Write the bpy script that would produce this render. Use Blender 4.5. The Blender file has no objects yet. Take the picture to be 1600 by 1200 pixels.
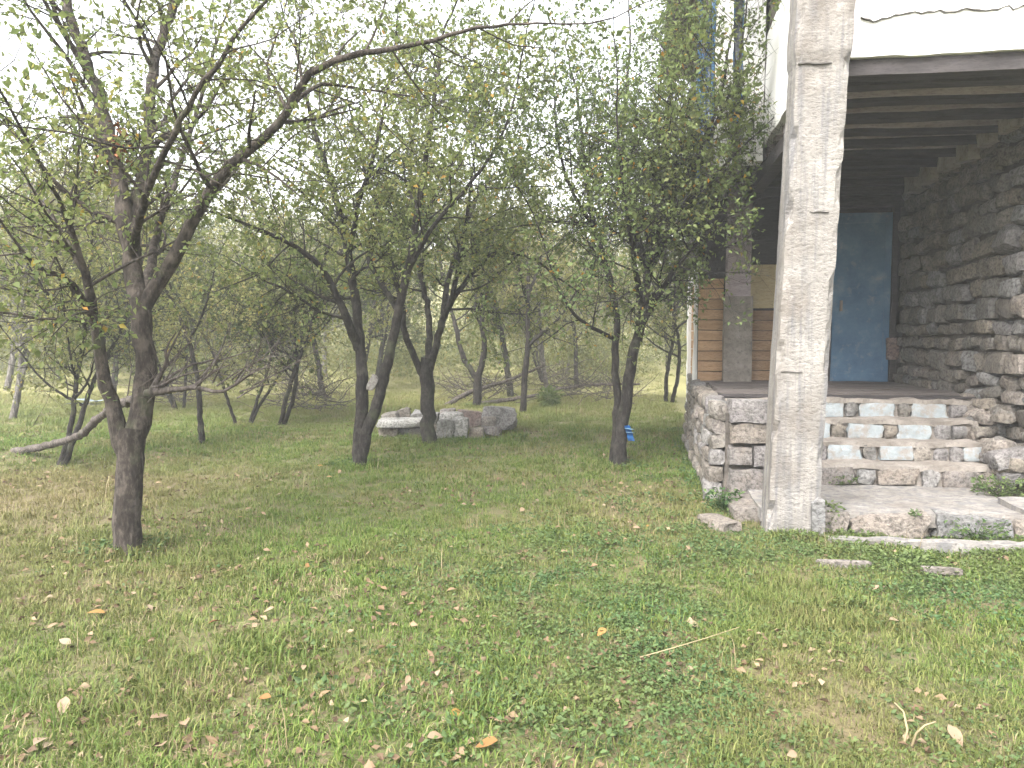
import bpy, math, random
import numpy as np
from mathutils import Matrix, Vector, Euler

# ------------------------------------------------------------------ camera, sky, sun, exposure
SC = bpy.context.scene
COL = SC.collection
FPX, CAM_H, PITCH = 1155.0, 1.6, math.atan(75 / 1155.0)
cam = bpy.data.cameras.new('camera')
cam.sensor_width = 36.0
cam.lens = FPX / 1600 * 36.0
cam.clip_start, cam.clip_end = 0.05, 2000
cam_ob = bpy.data.objects.new('camera', cam)
cam_ob.location = (0, 0, CAM_H)
cam_ob.rotation_euler = (math.pi / 2 - PITCH, 0, 0)
COL.objects.link(cam_ob)
SC.camera = cam_ob

SUN_EL, SUN_ROT = math.radians(50), math.radians(215)
world = bpy.data.worlds.new("World")
SC.world = world
world.use_nodes = True
wn, wl = world.node_tree.nodes, world.node_tree.links
wn.clear()
sky = wn.new('ShaderNodeTexSky')
sky.sky_type = 'NISHITA'
sky.sun_disc = False
sky.sun_elevation, sky.sun_rotation = SUN_EL, SUN_ROT
sky.dust_density, sky.air_density = 4.0, 1.0
hs = wn.new('ShaderNodeHueSaturation')
hs.inputs['Saturation'].default_value = 0.22
bg = wn.new('ShaderNodeBackground')
bg.inputs['Strength'].default_value = 0.15
wo = wn.new('ShaderNodeOutputWorld')
wl.new(sky.outputs[0], hs.inputs['Color'])
wl.new(hs.outputs[0], bg.inputs['Color'])
wl.new(bg.outputs[0], wo.inputs['Surface'])

sun = bpy.data.lights.new('sun', 'SUN')
sun.energy, sun.angle, sun.color = 1.4, math.radians(40), (1.0, 0.97, 0.92)
sun_ob = bpy.data.objects.new('sun', sun)
sun_ob.rotation_euler = (math.pi / 2 - SUN_EL, 0, math.pi - SUN_ROT)
sun_ob.location = (0, 0, 30)
COL.objects.link(sun_ob)

SC.view_settings.view_transform = 'Standard'
SC.view_settings.look = 'None'
SC.view_settings.gamma = 1
SC.view_settings.use_curve_mapping = False
SC.view_settings.exposure = 2.5
SC.render.engine = 'CYCLES'
SC.cycles.max_bounces = 8
SC.cycles.diffuse_bounces = 4
SC.cycles.transmission_bounces = 4
SC.cycles.volume_bounces = 1
SC.cycles.use_denoising = True

RNG = np.random.default_rng(7)
PR = random.Random(11)

# ------------------------------------------------------------------ materials
class NT:
    def __init__(s, name, rough=0.85):
        s.m = bpy.data.materials.new(name)
        s.m.use_nodes = True
        s.n, s.l = s.m.node_tree.nodes, s.m.node_tree.links
        s.b = s.n['Principled BSDF']
        s.b.inputs['Roughness'].default_value = rough
        s.b.inputs['Specular IOR Level'].default_value = 0.25
        s._pos = None

    def new(s, t, **kw):
        x = s.n.new(t)
        for k, v in kw.items():
            setattr(x, k, v)
        return x

    def pos(s):
        if s._pos is None:
            s._pos = s.new('ShaderNodeNewGeometry').outputs['Position']
        return s._pos

    def noise(s, scale, detail=4, rough=0.55, stretch=None, vec=None, off=0):
        v = vec or s.pos()
        if stretch or off:
            mp = s.new('ShaderNodeMapping')
            mp.inputs['Scale'].default_value = stretch or (1, 1, 1)
            mp.inputs['Location'].default_value = (off, off * 1.3, off * .7)
            s.l.new(v, mp.inputs['Vector'])
            v = mp.outputs[0]
        t = s.new('ShaderNodeTexNoise')
        t.inputs['Scale'].default_value = scale
        t.inputs['Detail'].default_value = detail
        t.inputs['Roughness'].default_value = rough
        s.l.new(v, t.inputs['Vector'])
        return t.outputs['Fac']

    def ramp(s, fac, stops, interp='LINEAR'):
        r = s.new('ShaderNodeValToRGB')
        r.color_ramp.interpolation = interp
        e = r.color_ramp.elements
        while len(e) < len(stops):
            e.new(0.5)
        for el, (p, c) in zip(e, stops):
            el.position = p
            el.color = (c[0], c[1], c[2], 1) if not isinstance(c, (int, float)) else (c, c, c, 1)
        s.l.new(fac, r.inputs['Fac'])
        return r.outputs['Color']

    def mix(s, fac, a, b, mode='MIX'):
        x = s.new('ShaderNodeMix', data_type='RGBA', blend_type=mode)
        for v, sock in ((fac, x.inputs['Factor']), (a, x.inputs['A']), (b, x.inputs['B'])):
            if isinstance(v, (int, float)):
                sock.default_value = v
            elif isinstance(v, tuple):
                sock.default_value = (v[0], v[1], v[2], 1)
            else:
                s.l.new(v, sock)
        return x.outputs['Result']

    def attr(s, name):
        a = s.new('ShaderNodeAttribute')
        a.attribute_name = name
        return a.outputs['Fac']

    def rnd(s):
        return s.new('ShaderNodeObjectInfo').outputs['Random']

    def color(s, c):
        if isinstance(c, tuple):
            s.b.inputs['Base Color'].default_value = (c[0], c[1], c[2], 1)
        else:
            s.l.new(c, s.b.inputs['Base Color'])

    def bump(s, fac, strength=0.5, dist=0.02):
        b = s.new('ShaderNodeBump')
        b.inputs['Strength'].default_value = strength
        b.inputs['Distance'].default_value = dist
        s.l.new(fac, b.inputs['Height'])
        s.l.new(b.outputs[0], s.b.inputs['Normal'])


def stone_mat(name, cols, warm=None, blotch=(0.75, 0.72, 0.66)):
    t = NT(name, 0.9)
    base = t.ramp(t.rnd(), [(i / max(1, len(cols) - 1), c) for i, c in enumerate(cols)])
    n1 = t.noise(9, 5)
    n2 = t.noise(30, 6, .72)
    c = t.mix(t.ramp(n1, [(.35, 0.0), (.75, .6)]), base, warm or (.2, .17, .13))
    c = t.mix(t.ramp(t.noise(5, 6, .7, off=3.1), [(.55, 0.), (.72, .55)]), c, tuple(b * .55 for b in blotch))
    c = t.mix(t.ramp(n2, [(.36, .75), (.56, 0.)]), c, (.035, .032, .03))
    c = t.mix(t.ramp(t.noise(3.3, 5, .7, off=12), [(.5, 0.), (.7, .6)]), c, (.07, .068, .06))
    t.color(c)
    t.bump(n2, 1.0, .03)
    return t.m


def leaf_mat(name, stops, trans=0.5):
    t = NT(name, 0.6)
    c = t.ramp(t.attr('rnd'), stops)
    c = t.mix(t.ramp(t.noise(.9, 2), [(.35, 0.), (.7, .45)]), c, (.15, .14, .035))
    t.color(c)
    tr = t.new('ShaderNodeBsdfTranslucent')
    t.l.new(c, tr.inputs['Color'])
    mx = t.new('ShaderNodeMixShader')
    mx.inputs[0].default_value = trans
    out = t.n['Material Output']
    t.l.new(t.b.outputs[0], mx.inputs[1])
    t.l.new(tr.outputs[0], mx.inputs[2])
    t.l.new(mx.outputs[0], out.inputs['Surface'])
    return t.m


def bark_mat(name, dark, light, scale=1.0):
    t = NT(name, 0.95)
    tc = t.new('ShaderNodeTexCoord').outputs['Object']
    n = t.noise(26 * scale, 5, .7, stretch=(1, 1, .35), vec=tc)
    n2 = t.noise(7 * scale, 4, .6, vec=tc)
    c = t.ramp(n, [(.3, tuple(x * .35 for x in dark)), (.5, dark), (.7, light)])
    c = t.mix(t.ramp(n2, [(.52, 0.), (.68, .6)]), c, tuple(x * 1.25 for x in light))
    c = t.mix(t.ramp(t.noise(3.2, 4, off=8), [(.58, 0.), (.75, .5)]), c, (.10, .115, .06))
    t.color(c)
    t.bump(n, 1.0, .03)
    return t.m


M = {}
M['bark_brown'] = bark_mat('bark brown', (.036, .029, .024), (.105, .087, .073))
M['bark_dark'] = bark_mat('bark dark', (.020, .017, .015), (.055, .048, .042))
M['bark_grey'] = bark_mat('bark grey', (.085, .076, .068), (.20, .185, .165))
M['dead_wood'] = bark_mat('dead wood', (.065, .053, .046), (.15, .13, .115))
GRN = [(0, (.085, .12, .044)), (.35, (.145, .19, .066)), (.7, (.21, .25, .09)), (.88, (.29, .30, .11)),
       (.965, (.34, .26, .05)), (1, (.42, .20, .04))]
GRN_D = [(0, (.08, .12, .046)), (.4, (.135, .195, .07)), (.75, (.19, .25, .09)), (.9, (.24, .27, .10)),
         (.95, (.36, .24, .04)), (1, (.48, .22, .03))]
GRN_Y = [(0, (.10, .125, .045)), (.4, (.165, .185, .068)), (.8, (.24, .24, .09)), (.95, (.28, .24, .07)), (1, (.36, .22, .06))]
M['leaf'] = leaf_mat('leaf green', GRN)
M['leaf_deep'] = leaf_mat('leaf deep green', GRN_D)
M['leaf_far'] = leaf_mat('leaf pale yellow', [(0, (.16, .175, .07)), (.5, (.26, .265, .11)), (.9, (.36, .33, .14)), (1, (.42, .30, .10))], .5)
M['leaf_pale'] = leaf_mat('leaf yellow green', GRN_Y, .45)
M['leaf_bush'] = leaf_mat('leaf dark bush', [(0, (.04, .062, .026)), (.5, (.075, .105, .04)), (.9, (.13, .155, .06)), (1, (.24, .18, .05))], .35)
M['grass'] = None
t = NT('grass blades', .65)
c = t.ramp(t.attr('rnd'), [(0, (.060, .104, .018)), (.45, (.098, .160, .028)), (.8, (.145, .20, .042)), (1, (.21, .21, .068))])
patch = t.ramp(t.noise(.75, 5, .62), [(.45, 0.), (.68, .75)])
c = t.mix(patch, c, t.ramp(t.attr('rnd'), [(0, (.10, .115, .032)), (.6, (.165, .145, .055)), (1, (.24, .19, .095))]))
sx = t.new('ShaderNodeSeparateXYZ'); t.l.new(t.pos(), sx.inputs[0])
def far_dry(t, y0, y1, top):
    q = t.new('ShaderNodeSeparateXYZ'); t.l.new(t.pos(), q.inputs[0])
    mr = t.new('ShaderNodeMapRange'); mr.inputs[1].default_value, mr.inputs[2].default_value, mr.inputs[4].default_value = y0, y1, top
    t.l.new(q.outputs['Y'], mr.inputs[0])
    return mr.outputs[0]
def spot(t, x, y, r, top):
    vm = t.new('ShaderNodeVectorMath', operation='DISTANCE'); t.l.new(t.pos(), vm.inputs[0]); vm.inputs[1].default_value = (x, y, 0)
    mr = t.new('ShaderNodeMapRange'); mr.inputs[1].default_value, mr.inputs[2].default_value, mr.inputs[3].default_value, mr.inputs[4].default_value = r * .25, r, top, 0
    t.l.new(vm.outputs['Value'], mr.inputs[0])
    return mr.outputs[0]
DRY = ((-4.9, 7.3, 3.0, .65), (1.3, 6.6, 1.6, .4), (-3.4, 4.6, 1.6, .35), (1.2, 3.1, 1.2, .35))
for sp_ in DRY: c = t.mix(spot(t, *sp_), c, (.20, .155, .075))
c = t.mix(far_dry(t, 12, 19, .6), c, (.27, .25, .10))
t.color(c)
tr = t.new('ShaderNodeBsdfTranslucent'); t.l.new(c, tr.inputs['Color'])
mx = t.new('ShaderNodeMixShader'); mx.inputs[0].default_value = .3
t.l.new(t.b.outputs[0], mx.inputs[1]); t.l.new(tr.outputs[0], mx.inputs[2])
t.l.new(mx.outputs[0], t.n['Material Output'].inputs['Surface'])
M['grass'] = t.m
t = NT('straw', .7)
t.color(t.ramp(t.attr('rnd'), [(0, (.13, .10, .05)), (.5, (.21, .165, .09)), (1, (.30, .245, .15))]))
M['straw'] = t.m
M['weed'] = leaf_mat('weed leaves', [(0, (.035, .075, .028)), (.5, (.06, .115, .04)), (1, (.12, .17, .06))], .25)
t = NT('soil and short turf', .95)
n = t.noise(1.1, 6, .65)
n2 = t.noise(22, 5, .7)
c = t.ramp(n, [(.3, (.055, .088, .022)), (.5, (.095, .11, .035)), (.70, (.15, .12, .06))])
c = t.mix(t.ramp(n2, [(.42, 0.), (.62, .8)]), c, (.13, .095, .062))
c = t.mix(t.ramp(t.noise(60, 3, .7), [(.3, .6), (.5, 0.)]), c, (.03, .03, .016))
for sp_ in DRY: c = t.mix(spot(t, *sp_), c, (.15, .11, .065))
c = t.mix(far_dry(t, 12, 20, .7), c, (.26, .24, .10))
t.color(c); t.bump(n2, .8, .03)
M['ground'] = t.m
t = NT('rough concrete', .9)
n = t.noise(3.0, 6, .65)
n2 = t.noise(30, 5, .7, stretch=(.8, .8, 1.3))
c = t.ramp(n, [(.3, (.175, .160, .145)), (.55, (.25, .232, .212)), (.72, (.31, .29, .266))])
c = t.mix(t.ramp(n2, [(.30, .75), (.47, 0.)]), c, (.085, .078, .072))
c = t.mix(t.ramp(t.noise(2.2, 3, .6, stretch=(6, 6, .35)), [(.48, 0.), (.62, .7)]), c, (.125, .124, .13))
c = t.mix(t.ramp(t.noise(1.3, 5, .7, off=9), [(.52, 0.), (.70, .55)]), c, (.13, .105, .085))
c = t.mix(t.ramp(t.noise(5.5, 6, .75, off=4), [(.60, 0.), (.68, .6)]), c, (.33, .31, .285))
t.color(c); t.bump(n2, .9, .02)
M['concrete'] = t.m
t = NT('weathered cement', .92)
n = t.noise(4.5, 6, .65); n2 = t.noise(26, 5, .7)
c = t.ramp(n, [(.3, (.15, .13, .112)), (.55, (.25, .222, .195)), (.75, (.33, .30, .27))])
c = t.mix(t.ramp(n2, [(.3, .6), (.5, 0.)]), c, (.10, .09, .08))
t.color(c); t.bump(n2, .8, .02)
M['cement'] = t.m
t = NT('pale cement', .92)
c = t.ramp(t.noise(6, 5, .65), [(.3, (.27, .235, .20)), (.7, (.42, .38, .335))])
c = t.mix(t.ramp(t.noise(26, 5, .7), [(.3, .6), (.5, 0.)]), c, (.10, .09, .08))
t.color(c); t.bump(t.noise(26, 5, .7), .8, .02)
M['cement_pale'] = t.m
t = NT('dark mortar', .95)
n = t.noise(8, 5, .65); n2 = t.noise(40, 4, .7)
c = t.ramp(n, [(.3, (.06, .053, .046)), (.6, (.13, .113, .098)), (.8, (.22, .195, .17))])
t.color(c); t.bump(n2, 1, .02)
M['mortar'] = t.m
t = NT('whitewashed plaster', .85)
n = t.noise(1.6, 5, .6); n2 = t.noise(28, 4, .65)
c = t.ramp(n, [(.3, (.74, .72, .68)), (.6, (.82, .81, .79))])
c = t.mix(t.ramp(t.noise(3, 6, .7, off=5), [(.60, 0.), (.74, .45)]), c, (.55, .49, .42))
t.color(c); t.bump(n2, .4, .01)
M['plaster'] = t.m
t = NT('crack grime', .95); t.color((.075, .068, .062)); M['crack'] = t.m
M['stone'] = stone_mat('field stone', [(.14, .125, .112), (.21, .185, .16), (.29, .25, .205), (.16, .155, .15), (.34, .30, .26)])
M['stone_pale'] = stone_mat('pale stone', [(.23, .20, .175), (.29, .255, .22), (.21, .195, .19), (.32, .28, .245)], (.24, .19, .15), (.5, .47, .42))
M['stone_grey'] = stone_mat('grey stone', [(.20, .20, .20), (.27, .265, .26), (.24, .22, .22), (.34, .33, .32)], (.22, .20, .18))
M['stone_white'] = stone_mat('limewashed stone', [(.36, .35, .33), (.44, .43, .41)], (.32, .30, .27))
M['stone_red'] = stone_mat('reddish stone', [(.20, .15, .14), (.24, .17, .15)], (.2, .15, .13))
t = NT('pale blue paint on stone', .8)
n = t.noise(11, 5, .65); n2 = t.noise(34, 4, .65)
c = t.ramp(n, [(.3, (.21, .235, .245)), (.6, (.285, .31, .318))])
c = t.mix(t.ramp(t.noise(7, 5, .7, off=2), [(.48, 0.), (.60, .85)]), c, (.23, .20, .175))
t.color(c); t.bump(n2, .7, .012)
M['blue_stone'] = t.m


def wood_mat(name, a, b, axis=(1, 9, 9)):
    t = NT(name, .85)
    n = t.noise(3.0, 5, .65, stretch=axis)
    n2 = t.noise(14, 4, .7, stretch=axis)
    c = t.ramp(n, [(.3, a), (.7, b)])
    c = t.mix(t.mix(1.0, t.ramp(t.rnd(), [(0, .0), (1, .5)]), (1, 1, 1), 'MULTIPLY'), c, tuple(x * .6 for x in a))
    c = t.mix(t.ramp(n2, [(.32, .6), (.5, 0.)]), c, tuple(x * .35 for x in a))
    t.color(c); t.bump(n2, .5, .008)
    return t.m


M['beam'] = wood_mat('grey beam timber', (.33, .27, .285), (.52, .445, .465))
M['floor'] = wood_mat('worn floor boards', (.09, .076, .07), (.18, .155, .145))
M['plank_dark'] = wood_mat('sooty and shaded planks', (.035, .031, .031), (.080, .070, .070))  # sooty wood; on the rear beams and under-beam strips the dark is painted shade
M['plank_orange'] = wood_mat('orange boards', (.40, .24, .13), (.56, .37, .22))
M['plank_brown'] = wood_mat('brown boards', (.23, .14, .08), (.37, .25, .155))
M['panel_yellow'] = wood_mat('yellow board', (.42, .33, .18), (.52, .43, .27))
t = NT('blue door paint', .55)
n = t.noise(2.6, 5, .65); n2 = t.noise(18, 4, .65)
c = t.ramp(n, [(.3, (.06, .125, .215)), (.55, (.10, .185, .285)), (.75, (.20, .28, .35))])
c = t.mix(t.ramp(t.noise(6, 6, .7, off=4), [(.56, 0.), (.74, .6)]), c, (.30, .31, .31))
t.color(c); t.bump(n2, .2, .006)
M['door_blue'] = t.m
t = NT('blue frame paint', .6); t.color(t.ramp(t.noise(9), [(.3, (.05, .14, .30)), (.7, (.12, .26, .45))])); M['blue_paint'] = t.m
t = NT('window glass', .1); t.color((.03, .035, .04)); t.b.inputs['Specular IOR Level'].default_value = .5; M['glass'] = t.m
t = NT('blue rag', .7); t.color((.012, .075, .22)); M['rag_blue'] = t.m
t = NT('white stripe cloth', .7); t.color((.10, .19, .27)); M['rag_white'] = t.m
t = NT('dry leaf', .75)
t.color(t.ramp(t.rnd(), [(0, (.22, .16, .11)), (.4, (.17, .11, .06)), (.7, (.21, .165, .12)), (.88, (.25, .15, .04)), (1, (.15, .065, .03))]))
M['dry_leaf'] = t.m
t = NT('orange dead leaves', .75)
t.color(t.ramp(t.attr('rnd'), [(0, (.16, .06, .03)), (1, (.32, .14, .07))])); M['dead_leaf'] = t.m
t = NT('pale blue sheet', .5); t.color(t.ramp(t.noise(3), [(.3, (.16, .20, .24)), (.7, (.24, .28, .31))])); M['sheet'] = t.m
t = NT('rusty roof tin', .7); t.color(t.ramp(t.noise(3), [(.3, (.18, .13, .10)), (.7, (.30, .27, .25))])); M['tin'] = t.m
t = NT('cut wood', .9); t.color(t.ramp(t.noise(30), [(.3, (.10, .09, .08)), (.7, (.24, .225, .21))])); M['cut'] = t.m

# ------------------------------------------------------------------ small helpers
def tag(o, label=None, cat=None, group=None, kind=None):
    if label: o['label'] = label
    if cat: o['category'] = cat
    if group: o['group'] = group
    if kind: o['kind'] = kind
    return o


def link(name, me, parent=None, loc=None):
    o = bpy.data.objects.new(name, me)
    COL.objects.link(o)
    if parent is not None:
        o.parent = parent
    if loc is not None:
        o.location = loc
    return o


def mk(name, V, Fs, mat, smooth=False, rnd=None):
    me = bpy.data.meshes.new(name)
    V = np.asarray(V, dtype=np.float32)
    if isinstance(Fs, np.ndarray):
        k = Fs.shape[1]
        me.vertices.add(len(V)); me.vertices.foreach_set('co', V.ravel())
        me.loops.add(Fs.size); me.loops.foreach_set('vertex_index', Fs.ravel().astype(np.int32))
        me.polygons.add(len(Fs))
        me.polygons.foreach_set('loop_start', np.arange(0, Fs.size, k, dtype=np.int32))
        me.update(calc_edges=True)
    else:
        me.from_pydata([tuple(v) for v in V], [], Fs)
        me.update()
    for m in (mat if isinstance(mat, (list, tuple)) else [mat]):
        me.materials.append(m)
    if smooth:
        me.polygons.foreach_set('use_smooth', np.ones(len(me.polygons), dtype=bool))
    if rnd is not None:
        a = me.attributes.new('rnd', 'FLOAT', 'FACE')
        a.data.foreach_set('value', np.asarray(rnd, dtype=np.float32))
    return me


def empty(name, loc, label=None, cat=None, group=None):
    o = bpy.data.objects.new(name, None)
    o.empty_display_size = .2
    COL.objects.link(o)
    o.location = loc
    return tag(o, label, cat, group)


def copy_tree(src, loc, rz=0, sc=1.0):
    r = src.copy(); COL.objects.link(r)
    r.location = loc; r.rotation_euler = (0, 0, rz); r.scale = (sc, sc, sc)
    for ch in src.children:
        c = ch.copy(); COL.objects.link(c); c.parent = r
    return r


# a picture point of the photograph taken to a real place at a known distance, used while surveying the place
CR = np.array([1, 0, 0.]); CD = np.array([0, math.cos(PITCH), -math.sin(PITCH)]); CU = np.array([0, math.sin(PITCH), math.cos(PITCH)])
CC = np.array([0, 0, CAM_H])
def ray(x, y): return CR * (x - 800) / FPX + CD + CU * (600 - y) / FPX
def P(x, y, d): return CC + ray(x, y) * d
def G(x, y, z=0.0):
    r = ray(x, y)
    return CC + r * ((z - CAM_H) / r[2])

# house frame: u along the front, v into the depth (the old house is a few degrees out of square)
HU = np.array([math.cos(math.radians(7)), -math.sin(math.radians(7)), 0]); HV = np.array([math.sin(math.radians(10)), math.cos(math.radians(10)), 0])
HZ = np.array([0, 0, 1.])
HM = np.stack([HU, HV, HZ], 1); HI = np.linalg.inv(HM)
def W(u, v, z): return HU * u + HV * v + HZ * z
def HP(x, y, ax, val):                      # photo point on the house plane u / v / z = val
    r, c = HI @ ray(x, y), HI @ CC
    return c + r * ((val - c[ax]) / r[ax])

# value noise for geometry
_tab = np.random.default_rng(3).random((64, 64, 64)).astype(np.float32)
def vnoise(p):
    p = np.asarray(p, dtype=np.float64); i = np.floor(p).astype(int); f = p - i; f = f * f * (3 - 2 * f); i &= 63; j = (i + 1) & 63
    def g(a, b, c): return _tab[a, b, c]
    x0, y0, z0 = i[..., 0], i[..., 1], i[..., 2]; x1, y1, z1 = j[..., 0], j[..., 1], j[..., 2]
    fx, fy, fz = f[..., 0], f[..., 1], f[..., 2]
    a = g(x0, y0, z0) * (1 - fx) + g(x1, y0, z0) * fx; b = g(x0, y1, z0) * (1 - fx) + g(x1, y1, z0) * fx
    c = g(x0, y0, z1) * (1 - fx) + g(x1, y0, z1) * fx; d = g(x0, y1, z1) * (1 - fx) + g(x1, y1, z1) * fx
    return (a * (1 - fy) + b * fy) * (1 - fz) + (c * (1 - fy) + d * fy) * fz - .5

def gz(x, y):                                # ground height
    x = np.asarray(x, dtype=float); y = np.asarray(y, dtype=float)
    z = np.zeros(np.broadcast(x, y).shape)
    q = np.stack([x * .9 + 20, y * .9 + 20, z + 3], -1)
    q2 = np.stack([x * 3.1 + 40, y * 3.1 + 40, z + 9], -1)
    hill = np.clip((y - 44) / 75, 0, 1); hill = hill * hill * (3 - 2 * hill)
    return vnoise(q) * .09 + vnoise(q2) * .03 - .01 + np.clip((np.hypot(x, y) - 24) / 60, 0, 1) * .8 + hill * (13 + np.clip(-x * .09, -3, 9) + 8 * vnoise(np.stack([x * .03 + 9, y * .03 + 9, z], -1)))


def grid_face(a, b, c, d, nu, nv):           # corners a(0,0) b(1,0) c(1,1) d(0,1)
    s, t_ = np.meshgrid(np.linspace(0, 1, nu + 1), np.linspace(0, 1, nv + 1))
    s = s[..., None]; t_ = t_[..., None]
    p = (1 - s) * (1 - t_) * a + s * (1 - t_) * b + s * t_ * c + (1 - s) * t_ * d
    return p.reshape(-1, 3), [(j * (nu + 1) + i, j * (nu + 1) + i + 1, (j + 1) * (nu + 1) + i + 1, (j + 1) * (nu + 1) + i)
                              for j in range(nv) for i in range(nu)]


def rough_box(u0, u1, v0, v1, z0, z1, step=.12, amp=.015, freq=5, lean=None, rnd_=.0):
    """box in house coordinates with subdivided, gently uneven faces, welded at the edges"""
    nu, nv, nz = [max(1, min(60, int(round(abs(b - a) / step)))) for a, b in ((u0, u1), (v0, v1), (z0, z1))]
    idx = {}; V = []; Fs = []
    def vid(i, j, k):
        if (i, j, k) not in idx:
            idx[(i, j, k)] = len(V)
            V.append((u0 + (u1 - u0) * i / nu, v0 + (v1 - v0) * j / nv, z0 + (z1 - z0) * k / nz))
        return idx[(i, j, k)]
    for k in range(nz):
        for i in range(nu):
            Fs.append((vid(i, 0, k), vid(i + 1, 0, k), vid(i + 1, 0, k + 1), vid(i, 0, k + 1)))
            Fs.append((vid(i + 1, nv, k), vid(i, nv, k), vid(i, nv, k + 1), vid(i + 1, nv, k + 1)))
        for j in range(nv):
            Fs.append((vid(0, j + 1, k), vid(0, j, k), vid(0, j, k + 1), vid(0, j + 1, k + 1)))
            Fs.append((vid(nu, j, k), vid(nu, j + 1, k), vid(nu, j + 1, k + 1), vid(nu, j, k + 1)))
    for i in range(nu):
        for j in range(nv):
            Fs.append((vid(i, j + 1, 0), vid(i + 1, j + 1, 0), vid(i + 1, j, 0), vid(i, j, 0)))
            Fs.append((vid(i, j, nz), vid(i + 1, j, nz), vid(i + 1, j + 1, nz), vid(i, j + 1, nz)))
    V = np.array(V)
    if amp:
        off = np.array([11.3 + u0, 5.1 + v0, 7.7 + z0])
        V = V + np.stack([vnoise(V * freq + off + k * 9) for k in range(3)], 1) * amp * 2
    if lean is not None:
        V = V + lean(V)
    return (HM @ V.T).T, Fs


# ------------------------------------------------------------------ ground, haze
rings = np.concatenate([np.linspace(0, 16, 70)[1:], np.geomspace(16.6, 320, 46)])
NA = 160
ang = np.linspace(0, 2 * math.pi, NA, endpoint=False)
gx = np.concatenate([[0], (rings[:, None] * np.cos(ang)).ravel()]); gy = np.concatenate([[0], (rings[:, None] * np.sin(ang)).ravel()])
gv = np.stack([gx, gy + 4, gz(gx, gy + 4)], 1)
gf = [(0, 1 + i, 1 + (i + 1) % NA) for i in range(NA)]
for r in range(len(rings) - 1):
    b0 = 1 + r * NA; b1 = b0 + NA
    gf += [(b0 + i, b1 + i, b1 + (i + 1) % NA, b0 + (i + 1) % NA) for i in range(NA)]
tag(link('ground', mk('ground', gv, gf, M['ground'], True)), kind='structure')

hz = NT('haze'); hz.n.remove(hz.b)
pv = hz.new('ShaderNodeVolumePrincipled')
pv.inputs['Color'].default_value = (.93, .95, .97, 1)
pv.inputs['Density'].default_value = 0.0030
hz.l.new(pv.outputs[0], hz.n['Material Output'].inputs['Volume'])
hb = np.array([(x, y, z) for x in (-345, 345) for y in (-345, 355) for z in (-1.6, 60)], dtype=float)
hf = [(0, 1, 3, 2), (4, 6, 7, 5), (0, 4, 5, 1), (2, 3, 7, 6), (0, 2, 6, 4), (1, 5, 7, 3)]
tag(link('haze', mk('haze', hb, hf, hz.m)), kind='stuff')

# ------------------------------------------------------------------ the house
HB = W(2.6, 9.0, 0)
house = empty('old_house', HB, 'old rubble stone house with a white balcony, concrete pillar and blue porch door', 'house')
def hpart(name, me, parent=None):
    o = bpy.data.objects.new(name, me); COL.objects.link(o)
    if parent is None:
        o.parent = house
        o.location = -Vector(HB)
    else:
        o.parent = parent
    return o
def hbox(name, mat, u0, u1, v0, v1, z0, z1, parent=None, step=.15, amp=.012, freq=5, lean=None, smooth=False):
    V, Fs = rough_box(u0, u1, v0, v1, z0, z1, step, amp, freq, lean)
    return hpart(name, mk(name, V, Fs, mat, smooth), parent)

# eight stone shapes shared by every stone
def stone_shape(seed, rnd_=.22, amp=.10, cuts=9, lo=.40, hi=.50):
    V, Fs = rough_box(-.5, .5, -.5, .5, -.5, .5, .25, 0)
    V = (HI @ np.array(V).T).T
    n = V / np.linalg.norm(V, axis=1, keepdims=True) * .62
    V = V * (1 - rnd_) + n * rnd_
    rg_ = np.random.default_rng(seed + 500)
    for _ in range(cuts):                        # split faces: knock the corners off along random planes
        d = rg_.normal(0, 1, 3); d /= np.linalg.norm(d)
        over = V @ d - np.abs(d).sum() * rg_.uniform(lo, hi) * .86
        V = V - np.where(over > 0, over, 0)[:, None] * d
    o = np.array([seed * 3.7, seed * 1.9, seed * 5.3])
    V = V + np.stack([vnoise(V * 3.2 + o + k * 7) for k in range(3)], 1) * amp * 1.5 + np.stack([vnoise(V * 8 + o + k * 7) for k in range(3)], 1) * amp * .5
    return V, Fs
SHAPES = [stone_shape(s) for s in range(8)]
BLOCKS = [stone_shape(s + 20, .08, .07, 5, .45, .56) for s in range(6)]
_sm = {}
def stone_mesh(mat, k, block=False):
    key = (mat, k, block)
    if key not in _sm:
        V, Fs = (BLOCKS if block else SHAPES)[k]
        _sm[key] = mk('stone', V, Fs, M[mat], True)
        _sm[key].set_sharp_from_angle(angle=math.radians(32))
    return _sm[key]
HROT = math.radians(-8.5)
def stone(parent, c, size, mat, block=False, tilt=.06, name='stone', world=False):
    k = PR.randrange(6 if block else 8)
    o = bpy.data.objects.new(name, stone_mesh(mat, k, block)); COL.objects.link(o)
    o.parent = parent
    o.location = c if world else W(*c)
    o.rotation_euler = (PR.gauss(0, tilt), PR.gauss(0, tilt), HROT + PR.gauss(0, tilt) + (math.pi if PR.random() < .5 else 0))
    o.scale = size
    return o

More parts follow.
